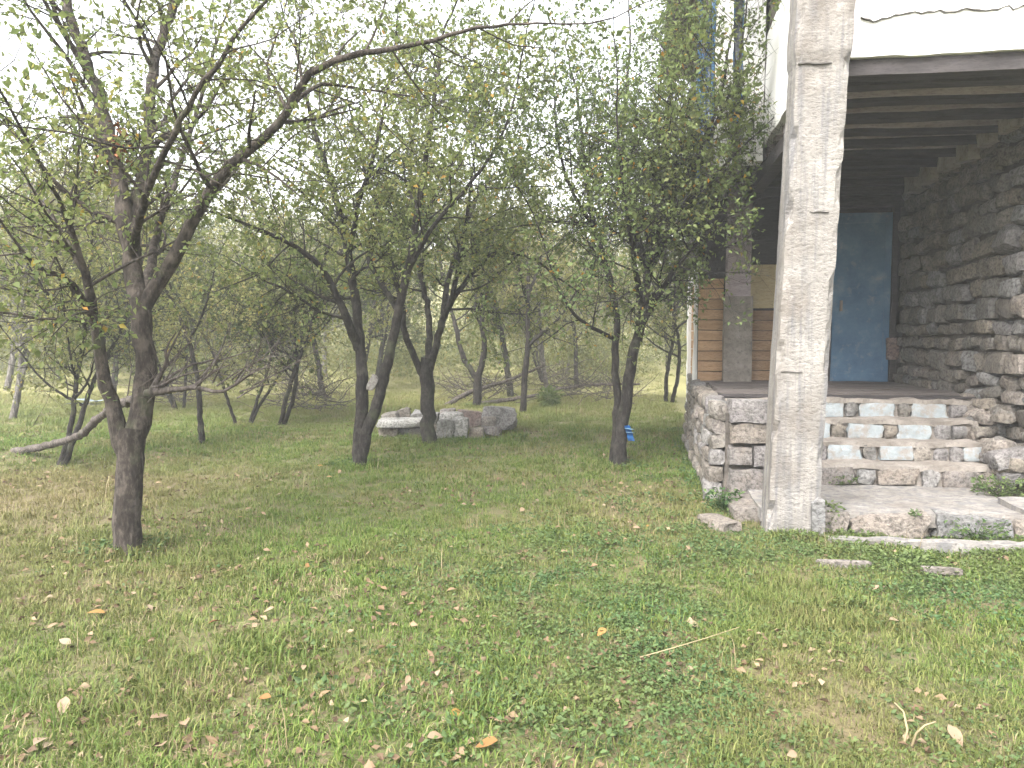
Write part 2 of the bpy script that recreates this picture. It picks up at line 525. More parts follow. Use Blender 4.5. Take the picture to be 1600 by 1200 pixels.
# --- right porch wall: mortar core with individual stones
wall = hbox('porch_wall', M['mortar'], 3.60, 3.98, 6.7, 11.0, -.2, 4.25, amp=.02, step=.16)
z = 0.02; count = 0
while z < 3.52:
    h = PR.uniform(.13, .235)
    v = 6.72 + PR.uniform(-.1, .05)
    while v < 10.95:
        L = PR.uniform(.19, .44) * (1.15 if h > .19 else .95)
        if v + L > 11.0: L = max(.1, 11.0 - v)
        hh = h * PR.uniform(.78, 1.02)
        dep = PR.uniform(.10, .20)
        pale = PR.random() < (.30 if z < 1.3 else .07)
        stone(wall, (3.60 - PR.uniform(0, .05) - (.05 if z < .5 else 0), v + L / 2, z + h / 2 + PR.uniform(-.025, .025)), (dep, L * .93, hh * .95),
              'stone_pale' if pale else ('stone_grey' if PR.random() < .25 else 'stone'), tilt=.10)
        count += 1
        v += L + PR.uniform(0, .03)
    z += h
# cement course that carries the beams, with a pier block between every two beams
BEAMS = [6.45, 6.92, 7.44, 7.95, 8.43, 8.95, 9.48, 10.05, 10.60]
for a, b in zip(BEAMS[:-1], BEAMS[1:]):
    hbox('cement_block', M['cement_pale'], 3.40, 3.60, a + .15, b - .05, 3.52 + PR.uniform(-.05, .04), 3.87, wall, step=.1, amp=.025)
# loose rubble at the wall foot beside the steps
foot = hbox('wall_footing', M['mortar'], 3.30, 3.60, 7.3, 9.2, -.1, .45, amp=.05, step=.15)
for i in range(46):
    v = PR.uniform(7.25, 8.75); zz = PR.uniform(0, 1.05) * (1 - .25 * abs(v - 8.2))
    u = 3.50 - max(0, (.95 - zz)) * PR.uniform(.15, .42)
    s = PR.uniform(.12, .26)
    stone(foot, (u, v, zz), (s * 1.2, s * 1.3, s * .72), PR.choice(['stone_pale', 'stone_grey', 'stone', 'stone_pale']), tilt=.25)

# --- pillar, leaning outwards
def lean(V):
    f = np.clip((V[:, 2]) / 4.13, -.05, 1.4)
    o = np.zeros_like(V); o[:, 0] = .155 * f; o[:, 1] = .0
    big = (V[:, 2] > 3.72)
    cu, cv_ = np.abs(V[:, 0] - 1.1875) > .185, np.abs(V[:, 1] - 6.185) > .172
    chip = np.where(cu & cv_, np.clip(vnoise(V * 7 + 3) + .5 * vnoise(V * 19), 0, 1) * .085 + .006, 0)
    o[:, 0] -= np.sign(V[:, 0] - 1.1875) * chip; o[:, 1] -= np.sign(V[:, 1] - 6.185) * chip
    o[:, 0] += np.where(big, (V[:, 0] - 1.2) * .07, 0); o[:, 1] += np.where(big, (V[:, 1] - 6.2) * .07, 0)
    o[:, 2] += np.where(np.abs(V[:, 2] - 3.70) < .05, vnoise(V * 9) * .05, 0)
    return o
pillar = hbox('pillar', M['concrete'], .99, 1.385, 6.0, 6.37, -.15, 5.3, step=.05, amp=.0045, freq=13, lean=lean)
for zc, uu, ww in ((1.32, 1.02, .16), (2.55, 1.16, .14)):
    f_ = .155 * zc / 4.13
    hpart('crack', mk('crack', *rough_box(uu + f_, uu + f_ + ww, 5.990, 6.02, zc, zc + .004, .02, .007, 23), M['crack']), pillar)
stone(pillar, (1.38, 6.02, .12), (.10, .16, .42), 'stone_grey', True, .05, 'plinth_lump')
ck = hpart('crack', mk('crack', *rough_box(1.15, 1.38, 5.985, 6.03, 3.655, 3.664, .025, .012, 17), M['crack']), pillar)

# --- landing slab and its front stones
landing = hbox('landing_slab', M['concrete'], .98, 3.10, 6.27, 7.42, .06, .17, step=.12, amp=.012)
hbox('slab_bed', M['mortar'], 1.0, 4.6, 6.34, 7.40, -.15, .10, landing, amp=.015)
u = 1.42
for L in (.26, .62, .58, .55, .5, .5):
    stone(landing, (u + L / 2, 6.30, .065), (L * .95, .22, .19), PR.choice(['stone_pale', 'stone_grey', 'stone_pale']), True, .03)
    u += L + .015
hbox('coping', M['concrete'], 3.02, 4.6, 6.24, 6.75, .155, .215, landing, amp=.012, step=.1)
# edging strip flush in the grass in front
edge = hbox('edging_strip', M['concrete'], 1.42, 4.6, 5.86, 5.99, -.08, .038, amp=.009, step=.08, freq=11)

# --- four rubble steps
TR = .27
pat = [['b', 'g', 'b', 'g', 'b', 'd', 'b', 'g'], ['b', 'b', 'd', 'b', 'd', 'b', 'g', 'g'], ['g', 'b', 'g', 'b', 'd', 'b', 'd', 'g'], ['p', 'p', 'g', 'p', 'g', 'p', 'p', 'g']]
for i in range(4):
    lvl = 3 - i                                 # i=0 is the lowest
    v0 = 7.42 + TR * i; z0 = .17 + .1875 * i; z1 = z0 + .1875
    st = hbox('step', M['cement'], 1.10, 3.30 + .06 * (3 - i), v0, v0 + TR + .25, -.1 if i == 0 else z0 - .12, z1, step=.09, amp=.018, freq=6)
    u = 1.18 + PR.uniform(0, .1)
    k = 0
    row = pat[lvl]
    while u < 3.2:
        kind = row[k % len(row)]; k += 1
        L = PR.uniform(.30, .40) if kind in 'bp' else PR.uniform(.12, .17)
        m = {'b': 'blue_stone', 'g': 'stone_grey', 'd': 'stone', 'p': 'stone_pale'}[kind]
        stone(st, (u + L / 2, v0 + .045, z0 + .085 + PR.uniform(-.01, .01)), (L * .99, .17 + PR.uniform(0, .04), .155 + PR.uniform(-.01, .012)), m, kind in 'bp', .025)
        u += L + PR.uniform(.005, .03)
    hbox('nosing', M['cement'], 1.12, 3.28, v0 - .035, v0 + TR, z1 - .035, z1 + .012, st, step=.07, amp=.02, freq=8)

# --- porch floor: concrete bed with worn boards running across
hbox('porch_floor', M['cement'], .80, 3.56, 8.24, 11.2, .55, .915, amp=.01, step=.2)
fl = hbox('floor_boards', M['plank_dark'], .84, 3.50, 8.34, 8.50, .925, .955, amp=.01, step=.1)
v = 8.52
while v < 10.95:
    w = PR.uniform(.16, .24)
    hbox('board', M['floor'], .82 + PR.uniform(0, .12), 3.48, v, min(10.98, v + w - .015), .925, .955 + PR.uniform(-.006, .012), fl, step=.25, amp=.008)
    v += w

# --- porch base, left side: rubble stones on a mortar core
base = hbox('porch_base', M['mortar'], .78, 1.14, 7.20, 11.0, -.15, .86, amp=.02)
z = 0.0
while z < .84:
    h = PR.uniform(.12, .19)
    v = 7.25
    while v < 10.95:
        L = PR.uniform(.17, .36)
        stone(base, (.775 - PR.uniform(0, .05) - (.9 - z) * .05, v + L / 2, z + h / 2), (.18, L * .95, h * .95), PR.choice(['stone_grey', 'stone', 'stone', 'stone_pale']), tilt=.1)
        v += L + .02
    z += h
# stacked squared blocks at the corner (seen beside the pillar)
cheek = hbox('corner_stack', M['mortar'], .86, 1.16, 7.16, 7.5, -.1, .90, amp=.01)
for (x0, y0, x1, y1, m) in ((1140, 626, 1206, 660, 'stone_grey'), (1142, 663, 1206, 692, 'stone_pale'), (1138, 699, 1174, 727, 'stone_pale'),
                            (1176, 698, 1206, 728, 'stone_grey'), (1139, 733, 1206, 792, 'stone_pale')):
    a = HP(x0, y1, 1, 7.08); b = HP(x1, y0, 1, 7.08)
    stone(cheek, ((a[0] + b[0]) / 2, 7.16, (a[2] + b[2]) / 2), (b[0] - a[0], .24, b[2] - a[2]), m, True, .015, 'block')

# --- back wall of the porch: boards, panels, post, blue door
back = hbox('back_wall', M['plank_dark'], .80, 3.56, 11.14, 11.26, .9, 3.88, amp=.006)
for i in range(7):                              # brown stacked boards beside the post
    z0 = .96 + i * .145
    hbox('board', M['plank_brown'], 1.50, 2.62, 11.06 + PR.uniform(0, .02), 11.135, z0, z0 + .135, back, step=.3, amp=.008)
hbox('panel', M['panel_yellow'], 1.51, 2.08, 11.06, 11.135, 2.00, 2.62, back, amp=.005)
hbox('panel', M['beam'], 2.11, 2.60, 11.07, 11.135, 2.00, 2.60, back, amp=.005)
hbox('panel', M['plank_dark'], 1.50, 2.62, 11.05, 11.135, 2.64, 2.95, back, amp=.005)
hbox('panel', M['plank_dark'], 1.50, 2.62, 11.06, 11.135, 2.97, 3.36, back, amp=.005)
for i in range(10):                             # orange boards on the far left
    z0 = .94 + i * .15
    hbox('board', M['plank_orange'], .80, 1.15, 11.05 + PR.uniform(0, .02), 11.135, z0, z0 + .138, back, step=.3, amp=.008)
hbox('lintel', M['plank_dark'], 2.5, 3.56, 11.00, 11.13, 3.40, 3.60, back, amp=.006)
hbox('lintel', M['plank_dark'], .8, 3.56, 10.9, 11.1, 3.56, 3.74, back, amp=.008)
post = hbox('porch_post', M['beam'], 1.17, 1.50, 10.86, 11.06, .93, 3.75, amp=.008, step=.12)
hbox('base_block', M['cement'], 1.14, 1.53, 10.82, 11.04, .93, 2.16, post, amp=.006)
stone(back, (3.46, 11.0, 1.42), (.16, .14, .30), 'stone_red', True, .05, 'brick')
door = hbox('door', M['door_blue'], 2.64, 3.42, 11.01, 11.07, .955, 3.32, amp=.002, step=.2)
for zz in (.97, 2.05, 3.18):
    hbox('batten', M['door_blue'], 2.67, 3.39, 10.993, 11.009, zz, zz + .10, door, amp=.001)
for uu in (2.645, 3.335):
    hbox('stile', M['door_blue'], uu, uu + .08, 10.996, 11.0095, 1.08, 3.17, door, amp=.001)
hbox('handle', M['tin'], 2.74, 2.77, 10.95, 10.99, 1.95, 2.10, door, amp=0)
fr = hbox('door_frame', M['plank_dark'], 3.43, 3.50, 10.98, 11.12, .93, 3.40, amp=.006)
hbox('jamb', M['plank_dark'], 2.54, 2.63, 10.98, 11.12, .93, 3.40, fr, amp=.006)

# --- porch ceiling: beams and boards
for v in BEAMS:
    bm_ = hbox('ceiling_beam', M['beam' if v < 9.2 else 'plank_dark'], 1.40, 3.57, v, v + .18 + PR.uniform(-.03, .03), 3.70 + PR.uniform(-.03, .012), 3.872, amp=.014, step=.18, freq=2.5)  # rear beams coloured dark: the deep porch shade is put into their wood
    hbox('shade_strip', M['plank_dark'], 1.42, 3.55, v + .012, v + .165, 3.635, 3.70, bm_, amp=.012, step=.2, freq=2.5)  # dark strip added below each beam, painting its shaded underside
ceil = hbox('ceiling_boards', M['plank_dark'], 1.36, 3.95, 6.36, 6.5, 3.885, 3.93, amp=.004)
v = 6.51
while v < 11.1:
    w = PR.uniform(.17, .26)
    hbox('board', M['plank_dark'], 1.36, 3.95, v, v + w - .012, 3.88 + PR.uniform(0, .012), 3.93, ceil, step=.4, amp=.006)
    v += w
hbox('edge_beam', M['plank_dark'], 1.38, 6.0, 6.24, 6.40, 3.64, 3.765, amp=.012, step=.15)
hbox('edge_beam', M['plank_dark'], 1.37, 1.52, 6.42, 11.0, 3.46, 3.62, amp=.012, step=.15)
hbox('balcony_floor', M['cement'], 1.36, 6.0, 6.36, 11.3, 3.94, 4.06, amp=.004, step=.4)

# --- balcony parapet, white
par = hbox('balcony_parapet', M['plaster'], 1.345, 6.0, 6.2, 6.34, 3.77, 4.95, amp=.016, step=.11)
hbox('parapet_side', M['plaster'], 1.335, 1.47, 6.35, 8.85, 3.77, 4.95, par, amp=.012, step=.11)
pts = [HP(x, y, 1, 6.19) for x, y in ((1345, 26), (1365, 33), (1385, 29), (1405, 22), (1430, 20), (1460, 17), (1485, 19), (1510, 13), (1540, 16), (1570, 10), (1590, 13), (1620, 6))]
pts = [a * (1 - f) + b * f + np.array([0, 0, PR.gauss(0, .006)]) for a, b in zip(pts[:-1], pts[1:]) for f in (0, .33, .66)]
cv, cf = [], []
for i, p in enumerate(pts):
    th = .002 + .002 * (i % 3)
    for (dv, dz) in ((-.004, -th), (-.004, th), (.03, th), (.03, -th)):
        cv.append(W(p[0], 6.188 + dv, p[2] + dz))
    if i:
        b = (i - 1) * 4
        cf += [(b + k, b + (k + 1) % 4, b + 4 + (k + 1) % 4, b + 4 + k) for k in range(4)]
hpart('crack', mk('crack', cv, cf, M['crack']), par)

# --- upper storey, side walls, roof
hbox('upper_wall', M['cement'], 1.40, 6.0, 9.0, 9.25, 4.07, 6.6, amp=.01, step=.25)
up = hbox('upper_side_wall', M['cement'], .84, 1.10, 9.02, 14.6, 3.55, 6.6, amp=.012, step=.25)
hbox('pilaster', M['plaster'], 1.10, 1.335, 8.9, 9.15, 3.60, 6.6, up, amp=.012)
hbox('pilaster', M['plaster'], .79, .98, 8.86, 9.01, 3.55, 6.6, up, amp=.012)
for v0 in (9.5, 11.3, 13.0):
    w = hbox('window', M['blue_paint'], .80, .835, v0, v0 + 1.1, 4.1, 5.7, amp=.003)
    hbox('pane', M['glass'], .785, .799, v0 + .08, v0 + .52, 4.18, 5.62, w, amp=0)
    hbox('pane', M['glass'], .785, .799, v0 + .58, v0 + 1.02, 4.18, 5.62, w, amp=0)
w = hbox('window', M['blue_paint'], .985, 1.095, 8.93, 9.0, 4.05, 5.9, amp=.002)
hbox('pane', M['glass'], 1.0, 1.08, 8.915, 8.929, 4.12, 5.8, w, amp=0)
hbox('drain_pipe', M['blue_paint'], .70, .76, 10.72, 10.78, 2.9, 6.3, amp=.006, step=.2)
sw = hbox('lower_side_wall', M['mortar'], .86, 1.10, 11.28, 14.6, -.1, 3.54, amp=.015)
for i in range(10):
    z0 = .94 + i * .15
    hbox('board', M['plank_orange'], .815, .855, 11.6, 12.9, z0, z0 + .138, sw, step=.3, amp=.006)
hbox('pilaster', M['plaster'], .76, .855, 11.29, 11.55, .0, 2.6, sw, amp=.012)
hbox('pilaster', M['plaster'], .76, .855, 12.95, 13.2, .0, 2.6, sw, amp=.012)
z = 0.0
while z < .88:
    h = PR.uniform(.13, .2); v = 11.6
    while v < 12.9:
        L = PR.uniform(.18, .34)
        stone(sw, (.83, v + L / 2, z + h / 2), (.14, L * .95, h * .94), PR.choice(['stone', 'stone_grey']), tilt=.08)
        v += L + .02
    z += h
hbox('rear_wall', M['mortar'], 1.1, 6.0, 14.4, 14.6, -.1, 6.6, amp=.01, step=.4)
hbox('end_wall', M['mortar'], 5.85, 6.0, 6.9, 14.4, -.1, 6.6, amp=.01, step=.4)
hbox('front_wall', M['mortar'], 3.99, 5.84, 6.75, 6.95, -.1, 3.63, amp=.015, step=.2)
rv = np.array([W(*p) for p in ((.3, 5.9, 6.6), (6.5, 5.9, 6.6), (6.5, 15.1, 6.6), (.3, 15.1, 6.6), (.3, 5.9, 6.68), (6.5, 5.9, 6.68), (6.5, 15.1, 6.68), (.3, 15.1, 6.68), (1.6, 10.5, 8.2), (5.2, 10.5, 8.2))])
hpart('roof', mk('roof', rv, [(3, 2, 1, 0), (0, 1, 5, 4), (1, 2, 6, 5), (2, 3, 7, 6), (3, 0, 4, 7), (4, 5, 9, 8), (6, 7, 8, 9), (5, 6, 9), (7, 4, 8)], M['tin']))

# flat stones lying in the grass at the corner
def lone_stone(name, loc, size, mat, label, rz=0, cat='stone', group=None, block=True):
    k = PR.randrange(6)
    o = bpy.data.objects.new(name, stone_mesh(mat, k, block)); COL.objects.link(o)
    o.location = loc; o.scale = size; o.rotation_euler = (PR.gauss(0, .05), PR.gauss(0, .05), rz)
    return tag(o, label, cat, group)
lone_stone('flagstone', G(1124, 828) + [0, 0, .055], (.20, .46, .09), 'stone_pale', 'long tan flagstone in the grass left of the pillar foot', .25)
lone_stone('flagstone', G(1170, 806) + [0, 0, .04], (.34, .50, .20), 'stone_pale', 'squared pale stone wedged behind the left foot of the pillar', -.1)
lone_stone('flat_stone', G(1318, 886) + [0, 0, .02], (.34, .05, .05), 'stone_pale', 'thin pale stone sliver in the grass right of the pillar foot', -.15)
lone_stone('flat_stone', G(1470, 896) + [0, 0, .018], (.26, .04, .05), 'stone_pale', 'thin stone sliver in the grass before the landing, far from the pillar', -.1)

# ------------------------------------------------------------------ ruined basin of stones
bl = G(700, 684)
basin = empty('ruined_basin', bl, 'low ruined stone basin in the grass behind the middle trees', 'stone basin')
def bstone(x0, y0, x1, y1, d, mat, dep=.28, block=True, tilt=.03):
    a, b = P(x0, y1, d), P(x1, y0, d)
    o = stone(basin, Vector((a + b) / 2 + np.array([0, dep / 2, 0]) - bl), (b[0] - a[0], dep, b[2] - a[2]), mat, block, tilt, world=True)
    o.rotation_euler[2] -= HROT
for s in ((596, 646, 620, 670, 12.6, 'stone', .3, False, .12), (616, 640, 640, 668, 12.9, 'stone', .3, False, .12), (642, 645, 684, 666, 12.7, 'stone_grey', .3, True, .06),
          (686, 640, 712, 668, 12.8, 'stone_pale', .3, False, .1), (712, 643, 754, 674, 12.6, 'stone_red', .3, True, .05), (752, 638, 806, 674, 12.2, 'stone_grey', .55, False, .05),
          (588, 657, 664, 668, 11.60, 'stone_white', .42, True, .03), (592, 669, 622, 685, 11.75, 'stone', .3, False, .1), (618, 670, 640, 686, 11.85, 'stone_grey', .25, False, .12),
          (638, 668, 668, 688, 11.72, 'stone', .3, False, .1), (664, 664, 686, 690, 11.9, 'stone', .3, False, .1), (682, 655, 707, 689, 11.42, 'stone_white', .22, False, .05), (706, 653, 731, 687, 11.5, 'stone_white', .22, False, .05),
          (733, 670, 756, 687, 11.6, 'stone', .25, False, .12), (758, 667, 782, 682, 11.7, 'stone_grey', .25, False, .12), (688, 646, 722, 658, 12.0, 'stone_white', .3, True, .04), (752, 652, 774, 666, 11.8, 'stone_pale', .2, False, .1)):
    bstone(*s)

# ------------------------------------------------------------------ trees
def nrm(v): return v / max(1e-9, np.linalg.norm(v))

class Tree:
    def __init__(s, seed):
        s.r = np.random.default_rng(seed); s.V = []; s.F = []; s.n = 0; s.LP = []; s.LD = []

    def tube(s, pts, rad, k, gnarl=0.0):
        pts = np.asarray(pts, float); n = len(pts)
        d = np.gradient(pts, axis=0); d /= np.linalg.norm(d, axis=1, keepdims=True) + 1e-9
        ref = np.array([1, 0, 0]) if abs(d[0][0]) < .8 else np.array([0, 1, 0])
        a = np.cross(d, ref); a /= np.linalg.norm(a, axis=1, keepdims=True) + 1e-9
        b = np.cross(d, a)
        th = np.arange(k) * 2 * math.pi / k
        rr = np.asarray(rad)[:, None] * np.ones(k)
        ring = a[:, None, :] * np.cos(th)[None, :, None] + b[:, None, :] * np.sin(th)[None, :, None]
        if gnarl:
            q = pts[:, None, :] * 6 + ring * 1.1 + s.r.random(3) * 20
            rr = rr * (1 + gnarl * 2 * vnoise(q) + gnarl * vnoise(q * 2.7))
        v = pts[:, None, :] + ring * rr[..., None]
        s.V.append(v.reshape(-1, 3))
        i = np.arange(n - 1)[:, None] * k; j = np.arange(k)[None]; j2 = (j + 1) % k
        f = np.stack([i + j, i + j2, i + k + j2, i + k + j], -1).reshape(-1, 4) + s.n
        s.F.append(f); s.n += n * k

    def branch(s, p, d, L, r, level, S):
        rg = s.r
        n = max(3, int(L / S['seg'][level]) + 1)
        pts = [p]; dirs = []
        st = L / (n - 1)
        for i in range(n - 1):
            d = nrm(d + rg.normal(0, S['wob'][level], 3) + np.array([0, 0, S['up'][level]]))
            q = p + d * st
            if len(pts) > 2 and S.get('no') is not None and S['no'](q): break
            p = q
            pts.append(p); dirs.append(d)
        dirs.append(d); n = len(pts)
        k = 5 if level == 0 else 3
        s.tube(pts, np.linspace(r, r * .3, n), k)
        last = level == S['max']
        if not last:
            m = rg.poisson(S['n'][level] * (L / S['len'][level])) + 1
            for _ in range(m):
                t = rg.uniform(.12, 1.0); i = min(n - 2, int(t * (n - 1))); f = t * (n - 1) - i
                q = pts[i] * (1 - f) + pts[i + 1] * f
                side = nrm(np.cross(dirs[i], rg.normal(0, 1, 3)))
                dd = nrm(dirs[i] * rg.uniform(.3, .9) + side + np.array([0, 0, .15]))
                s.branch(q, dd, S['len'][level + 1] * rg.uniform(.55, 1.35), max(.0022, r * (1 - .6 * t) * .5), level + 1, S)
        if level >= S['max'] - 1:
            m = rg.poisson(S['leaves'] * (1 if last else .6))
            if m:
                t = rg.uniform(.1, 1.0, m) * (n - 1); i = np.minimum(n - 2, t.astype(int)); f = (t - i)[:, None]
                A = np.array(pts)
                s.LP.append(A[i] * (1 - f) + A[i + 1] * f + rg.normal(0, .015, (m, 3)))
                s.LD.append(np.array(dirs)[i] + rg.normal(0, .7, (m, 3)))

    def limb(s, pts, r0, r1, start, every, S, k=9, gnarl=.10, spread=1.0):
        pts = np.asarray(pts, float)
        # smooth resample (Catmull-Rom)
        seg = np.linalg.norm(np.diff(pts, axis=0), axis=1); T = np.concatenate([[0], np.cumsum(seg)]); L = T[-1]
        n = max(4, int(L / .10)); tt = np.linspace(0, L, n)
        ext = np.vstack([2 * pts[0] - pts[1], pts, 2 * pts[-1] - pts[-2]])
        out = []
        for x in tt:
            i = min(len(pts) - 2, max(0, np.searchsorted(T, x, side='right') - 1)); f = (x - T[i]) / max(1e-6, seg[i])
            p0, p1, p2, p3 = ext[i], ext[i + 1], ext[i + 2], ext[i + 3]
            out.append(.5 * ((2 * p1) + (-p0 + p2) * f + (2 * p0 - 5 * p1 + 4 * p2 - p3) * f * f + (-p0 + 3 * p1 - 3 * p2 + p3) * f ** 3))
        out = np.array(out)
        out[1:-1] += s.r.normal(0, min(.011, r1 * .2 + .003), (n - 2, 3))
        rad = r0 + (r1 - r0) * (tt / L) ** .8
        s.tube(out, rad, k, gnarl)
        d = np.gradient(out, axis=0)
        x = start * L
        while x < L and every:
            i = min(n - 1, int(x / L * (n - 1)))
            dd = nrm(d[i]); side = nrm(np.cross(dd, s.r.normal(0, 1, 3)))
            s.branch(out[i], nrm(dd * s.r.uniform(.2, .8) + side * spread + np.array([0, 0, .12])), S['len'][0] * s.r.uniform(.5, 1.4), max(.006, min(.03, rad[i] * .45)), 0, S)
            x += every * s.r.uniform(.5, 1.5)
        if every:
            s.branch(out[-1], nrm(d[-1]), S['len'][0] * 1.1, r1, 0, S)
        return out

    def trunk_mesh(s, mat):
        return mk('trunk', np.concatenate(s.V), np.concatenate(s.F), mat, True)

    def crown_mesh(s, mat, size, N=None, keep=None, name='crown'):
        p = np.concatenate(s.LP); d = np.concatenate(s.LD)
        print('leaves', len(p), N)
        if keep is not None:
            m = keep(p); p, d = p[m], d[m]
        if N and len(p) > N:
            i = s.r.permutation(len(p))[:N]; p, d = p[i], d[i]
        return mk(name, *leaf_geo(s.r, p, d, size), mat, False, rnd=leaf_rnd(s.r, p))


def leaf_rnd(rg, p):
    c = np.clip(rg.random(len(p)) * .80 + vnoise(p * 1.4 + 30) * .5 + .02, 0, .9)
    hot = rg.random(len(p)) < .022
    c = np.where(hot, rg.uniform(.93, 1, len(p)), c)
    return np.repeat(c, 2)


def leaf_geo(rg, p, d, size):
    n = len(p)
    d = d / (np.linalg.norm(d, axis=1, keepdims=True) + 1e-9)
    up = np.array([0, 0, 1.]) + rg.normal(0, .75, (n, 3))
    side = np.cross(d, up); side /= np.linalg.norm(side, axis=1, keepdims=True) + 1e-9
    nn = np.cross(side, d)
    L = size * rg.uniform(.65, 1.35, n)[:, None]; w = L * rg.uniform(.24, .36, n)[:, None]
    a = p; tip = p + d * L - nn * L * .15
    m = p + d * L * .45
    l = m + side * w + nn * L * .10; r = m - side * w + nn * L * .10
    V = np.stack([a, l, tip, r], 1).reshape(-1, 3)
    b = np.arange(n)[:, None] * 4
    F = np.stack([b + [0, 2, 1], b + [0, 3, 2]], 1).reshape(-1, 3)
    return V, F


def finish(T, name, base, bark, leaf, size, N, label, group=None, cat='tree', keep=None):
    r = empty(name, base, label, cat, group)
    for a in T.V: a -= base
    for a in T.LP: a -= base
    link('trunk', T.trunk_mesh(bark), r)
    if T.LP:
        link('crown', T.crown_mesh(leaf, size, N, keep), r)
    return r

def limbs(T, d, rows, S):
    """rows: points (x, y, depth offset), radii and branching of each limb"""
    for pts, r0, r1, start, every in rows:
        T.limb([P(x, y, d + o) for x, y, o in pts], r0, r1, start, every, S)

SPEC = dict(max=2, seg=(.16, .14, .10), wob=(.16, .20, .22), up=(.05, .04, .0), len=(.95, .50, .24), n=(6.5, 4.5, 0), leaves=7)
def spec(**k): return dict(SPEC, **k)

GO = 'orchard trees near the old house'
# T1 left
S1 = spec(leaves=6.0, n=(6, 4, 0))
T = Tree(1); d1 = 5.55
limbs(T, d1, [
    ([(198, 866, 0), (199, 800, 0), (203, 745, 0), (205, 690, 0), (207, 668, 0)], .104, .094, 0, 0),
    ([(200, 712, 0), (180, 655, -.03), (166, 600, -.08), (157, 550, -.12), (148, 500, -.2), (137, 440, -.35), (118, 380, -.5), (92, 310, -.7)], .072, .014, .6, .17),
    ([(206, 705, 0), (218, 655, .03), (226, 600, .05), (224, 530, .05), (214, 460, .06), (204, 400, .1), (192, 310, .2), (172, 220, .3), (150, 140, .4), (122, 60, .5), (95, -30, .6)], .092, .036, .5, .20),
    ([(224, 480, .05), (248, 440, .05), (272, 405, .0), (300, 345, -.05), (345, 275, -.1), (400, 225, -.15), (440, 190, -.2), (465, 140, -.25), (500, 105, -.3), (570, 84, -.35), (650, 68, -.42), (740, 46, -.5), (840, 36, -.6)], .060, .007, .26, .2),
    ([(205, 395, .1), (216, 310, .3), (232, 210, .5), (236, 130, .6), (252, 60, .8), (285, -20, 1.0)], .06, .034, .1, .18),
    ([(232, 215, .5), (262, 190, .45), (300, 168, .4), (335, 164, .35), (370, 190, .3)], .018, .006, .1, .2),
    ([(455, 165, -.2), (500, 132, 0), (560, 138, .2), (640, 150, .4)], .02, .006, .1, .17),
    ([(440, 190, -.2), (480, 190, .1), (515, 175, .3), (560, 160, .5)], .018, .006, .1, .18),
    ([(330, 290, -.1), (370, 272, .2), (425, 280, .5)], .014, .005, .1, .25),
    ([(150, 505, -.2), (110, 440, -.5), (60, 418, -.8), (20, 372, -1.0)], .028, .008, .1, .2),
    ([(128, 420, -.4), (70, 320, -.2), (20, 262, .2)], .02, .008, .1, .2),
    ([(222, 520, .05), (232, 430, .7), (255, 330, 1.3), (300, 200, 1.8), (340, 60, 2.2)], .05, .015, .3, .2),
    ([(205, 400, .1), (230, 300, -.5), (300, 160, -.9), (380, 40, -1.1)], .035, .012, .2, .2),
], S1)
t1 = finish(T, 'orchard_tree', P(198, 866, d1), M['bark_brown'], M['leaf'], .047, 14000, 'nearest orchard tree, forked brown trunk with a long limb reaching right', GO)
# reddish dead leaves caught in the fork of the near tree
cl = P(186, 232, d1 + .2)
pp = cl + RNG.normal(0, 1, (70, 3)) * [.045, .05, .11]
pp[:, 0] -= (pp[:, 2] - cl[2]) * -.25
tag(link('dead_leaf_clump', mk('dead_leaf_clump', *leaf_geo(RNG, pp, RNG.normal(0, 1, (70, 3)), .07), M['dead_leaf'], False, rnd=RNG.random(140))),
    'clump of rusty red dead leaves hanging high on the nearest tree', 'dead leaves')

# T2 middle, two stems
S2 = spec(leaves=9, len=(1.15, .6, .27), n=(7.5, 5, 0))
T = Tree(2); d2 = 9.2
limbs(T, d2, [
    ([(563, 733, 0), (562, 690, 0), (566, 620, 0), (564, 560, 0), (557, 480, .1), (545, 400, .2), (528, 320, .3), (506, 250, .4), (488, 190, .5), (470, 110, .6)], .095, .02, .42, .22),
    ([(561, 728, 0), (575, 668, -.05), (592, 620, -.1), (607, 560, -.15), (621, 490, -.2), (638, 420, -.2), (651, 340, -.2), (660, 282, -.2), (672, 200, -.2), (682, 120, -.1), (690, 60, 0)], .085, .018, .5, .24),
    ([(560, 545, 0), (536, 482, -.3), (508, 426, -.5), (472, 392, -.7), (435, 372, -.9), (390, 352, -1.2), (335, 332, -1.5)], .062, .010, .2, .22),
    ([(622, 485, -.2), (598, 445, .3), (575, 400, .8), (585, 320, 1.3), (600, 230, 1.8)], .04, .012, .2, .24),
    ([(638, 420, -.2), (680, 350, -.5), (740, 280, -.8), (790, 200, -1.0), (810, 120, -1.1)], .035, .010, .2, .22),
    ([(545, 400, .2), (560, 320, -.4), (590, 220, -.8), (610, 110, -1.0)], .04, .012, .15, .22),
], S2)
t2 = finish(T, 'orchard_tree', P(563, 733, d2), M['bark_dark'], M['leaf'], .056, 21000, 'dark two stemmed tree with crossing trunks left of the stone basin', GO)
sc = P(582, 598, d2 - .17) - P(563, 733, d2)
o = bpy.data.objects.new('pruning_scar', stone_mesh('stone_pale', 2)); COL.objects.link(o); o.parent = t2; o.location = sc; o.scale = (.10, .06, .20); o.rotation_euler = (.2, .5, 0)
o.data = o.data.copy(); o.data.materials[0] = M['cut']

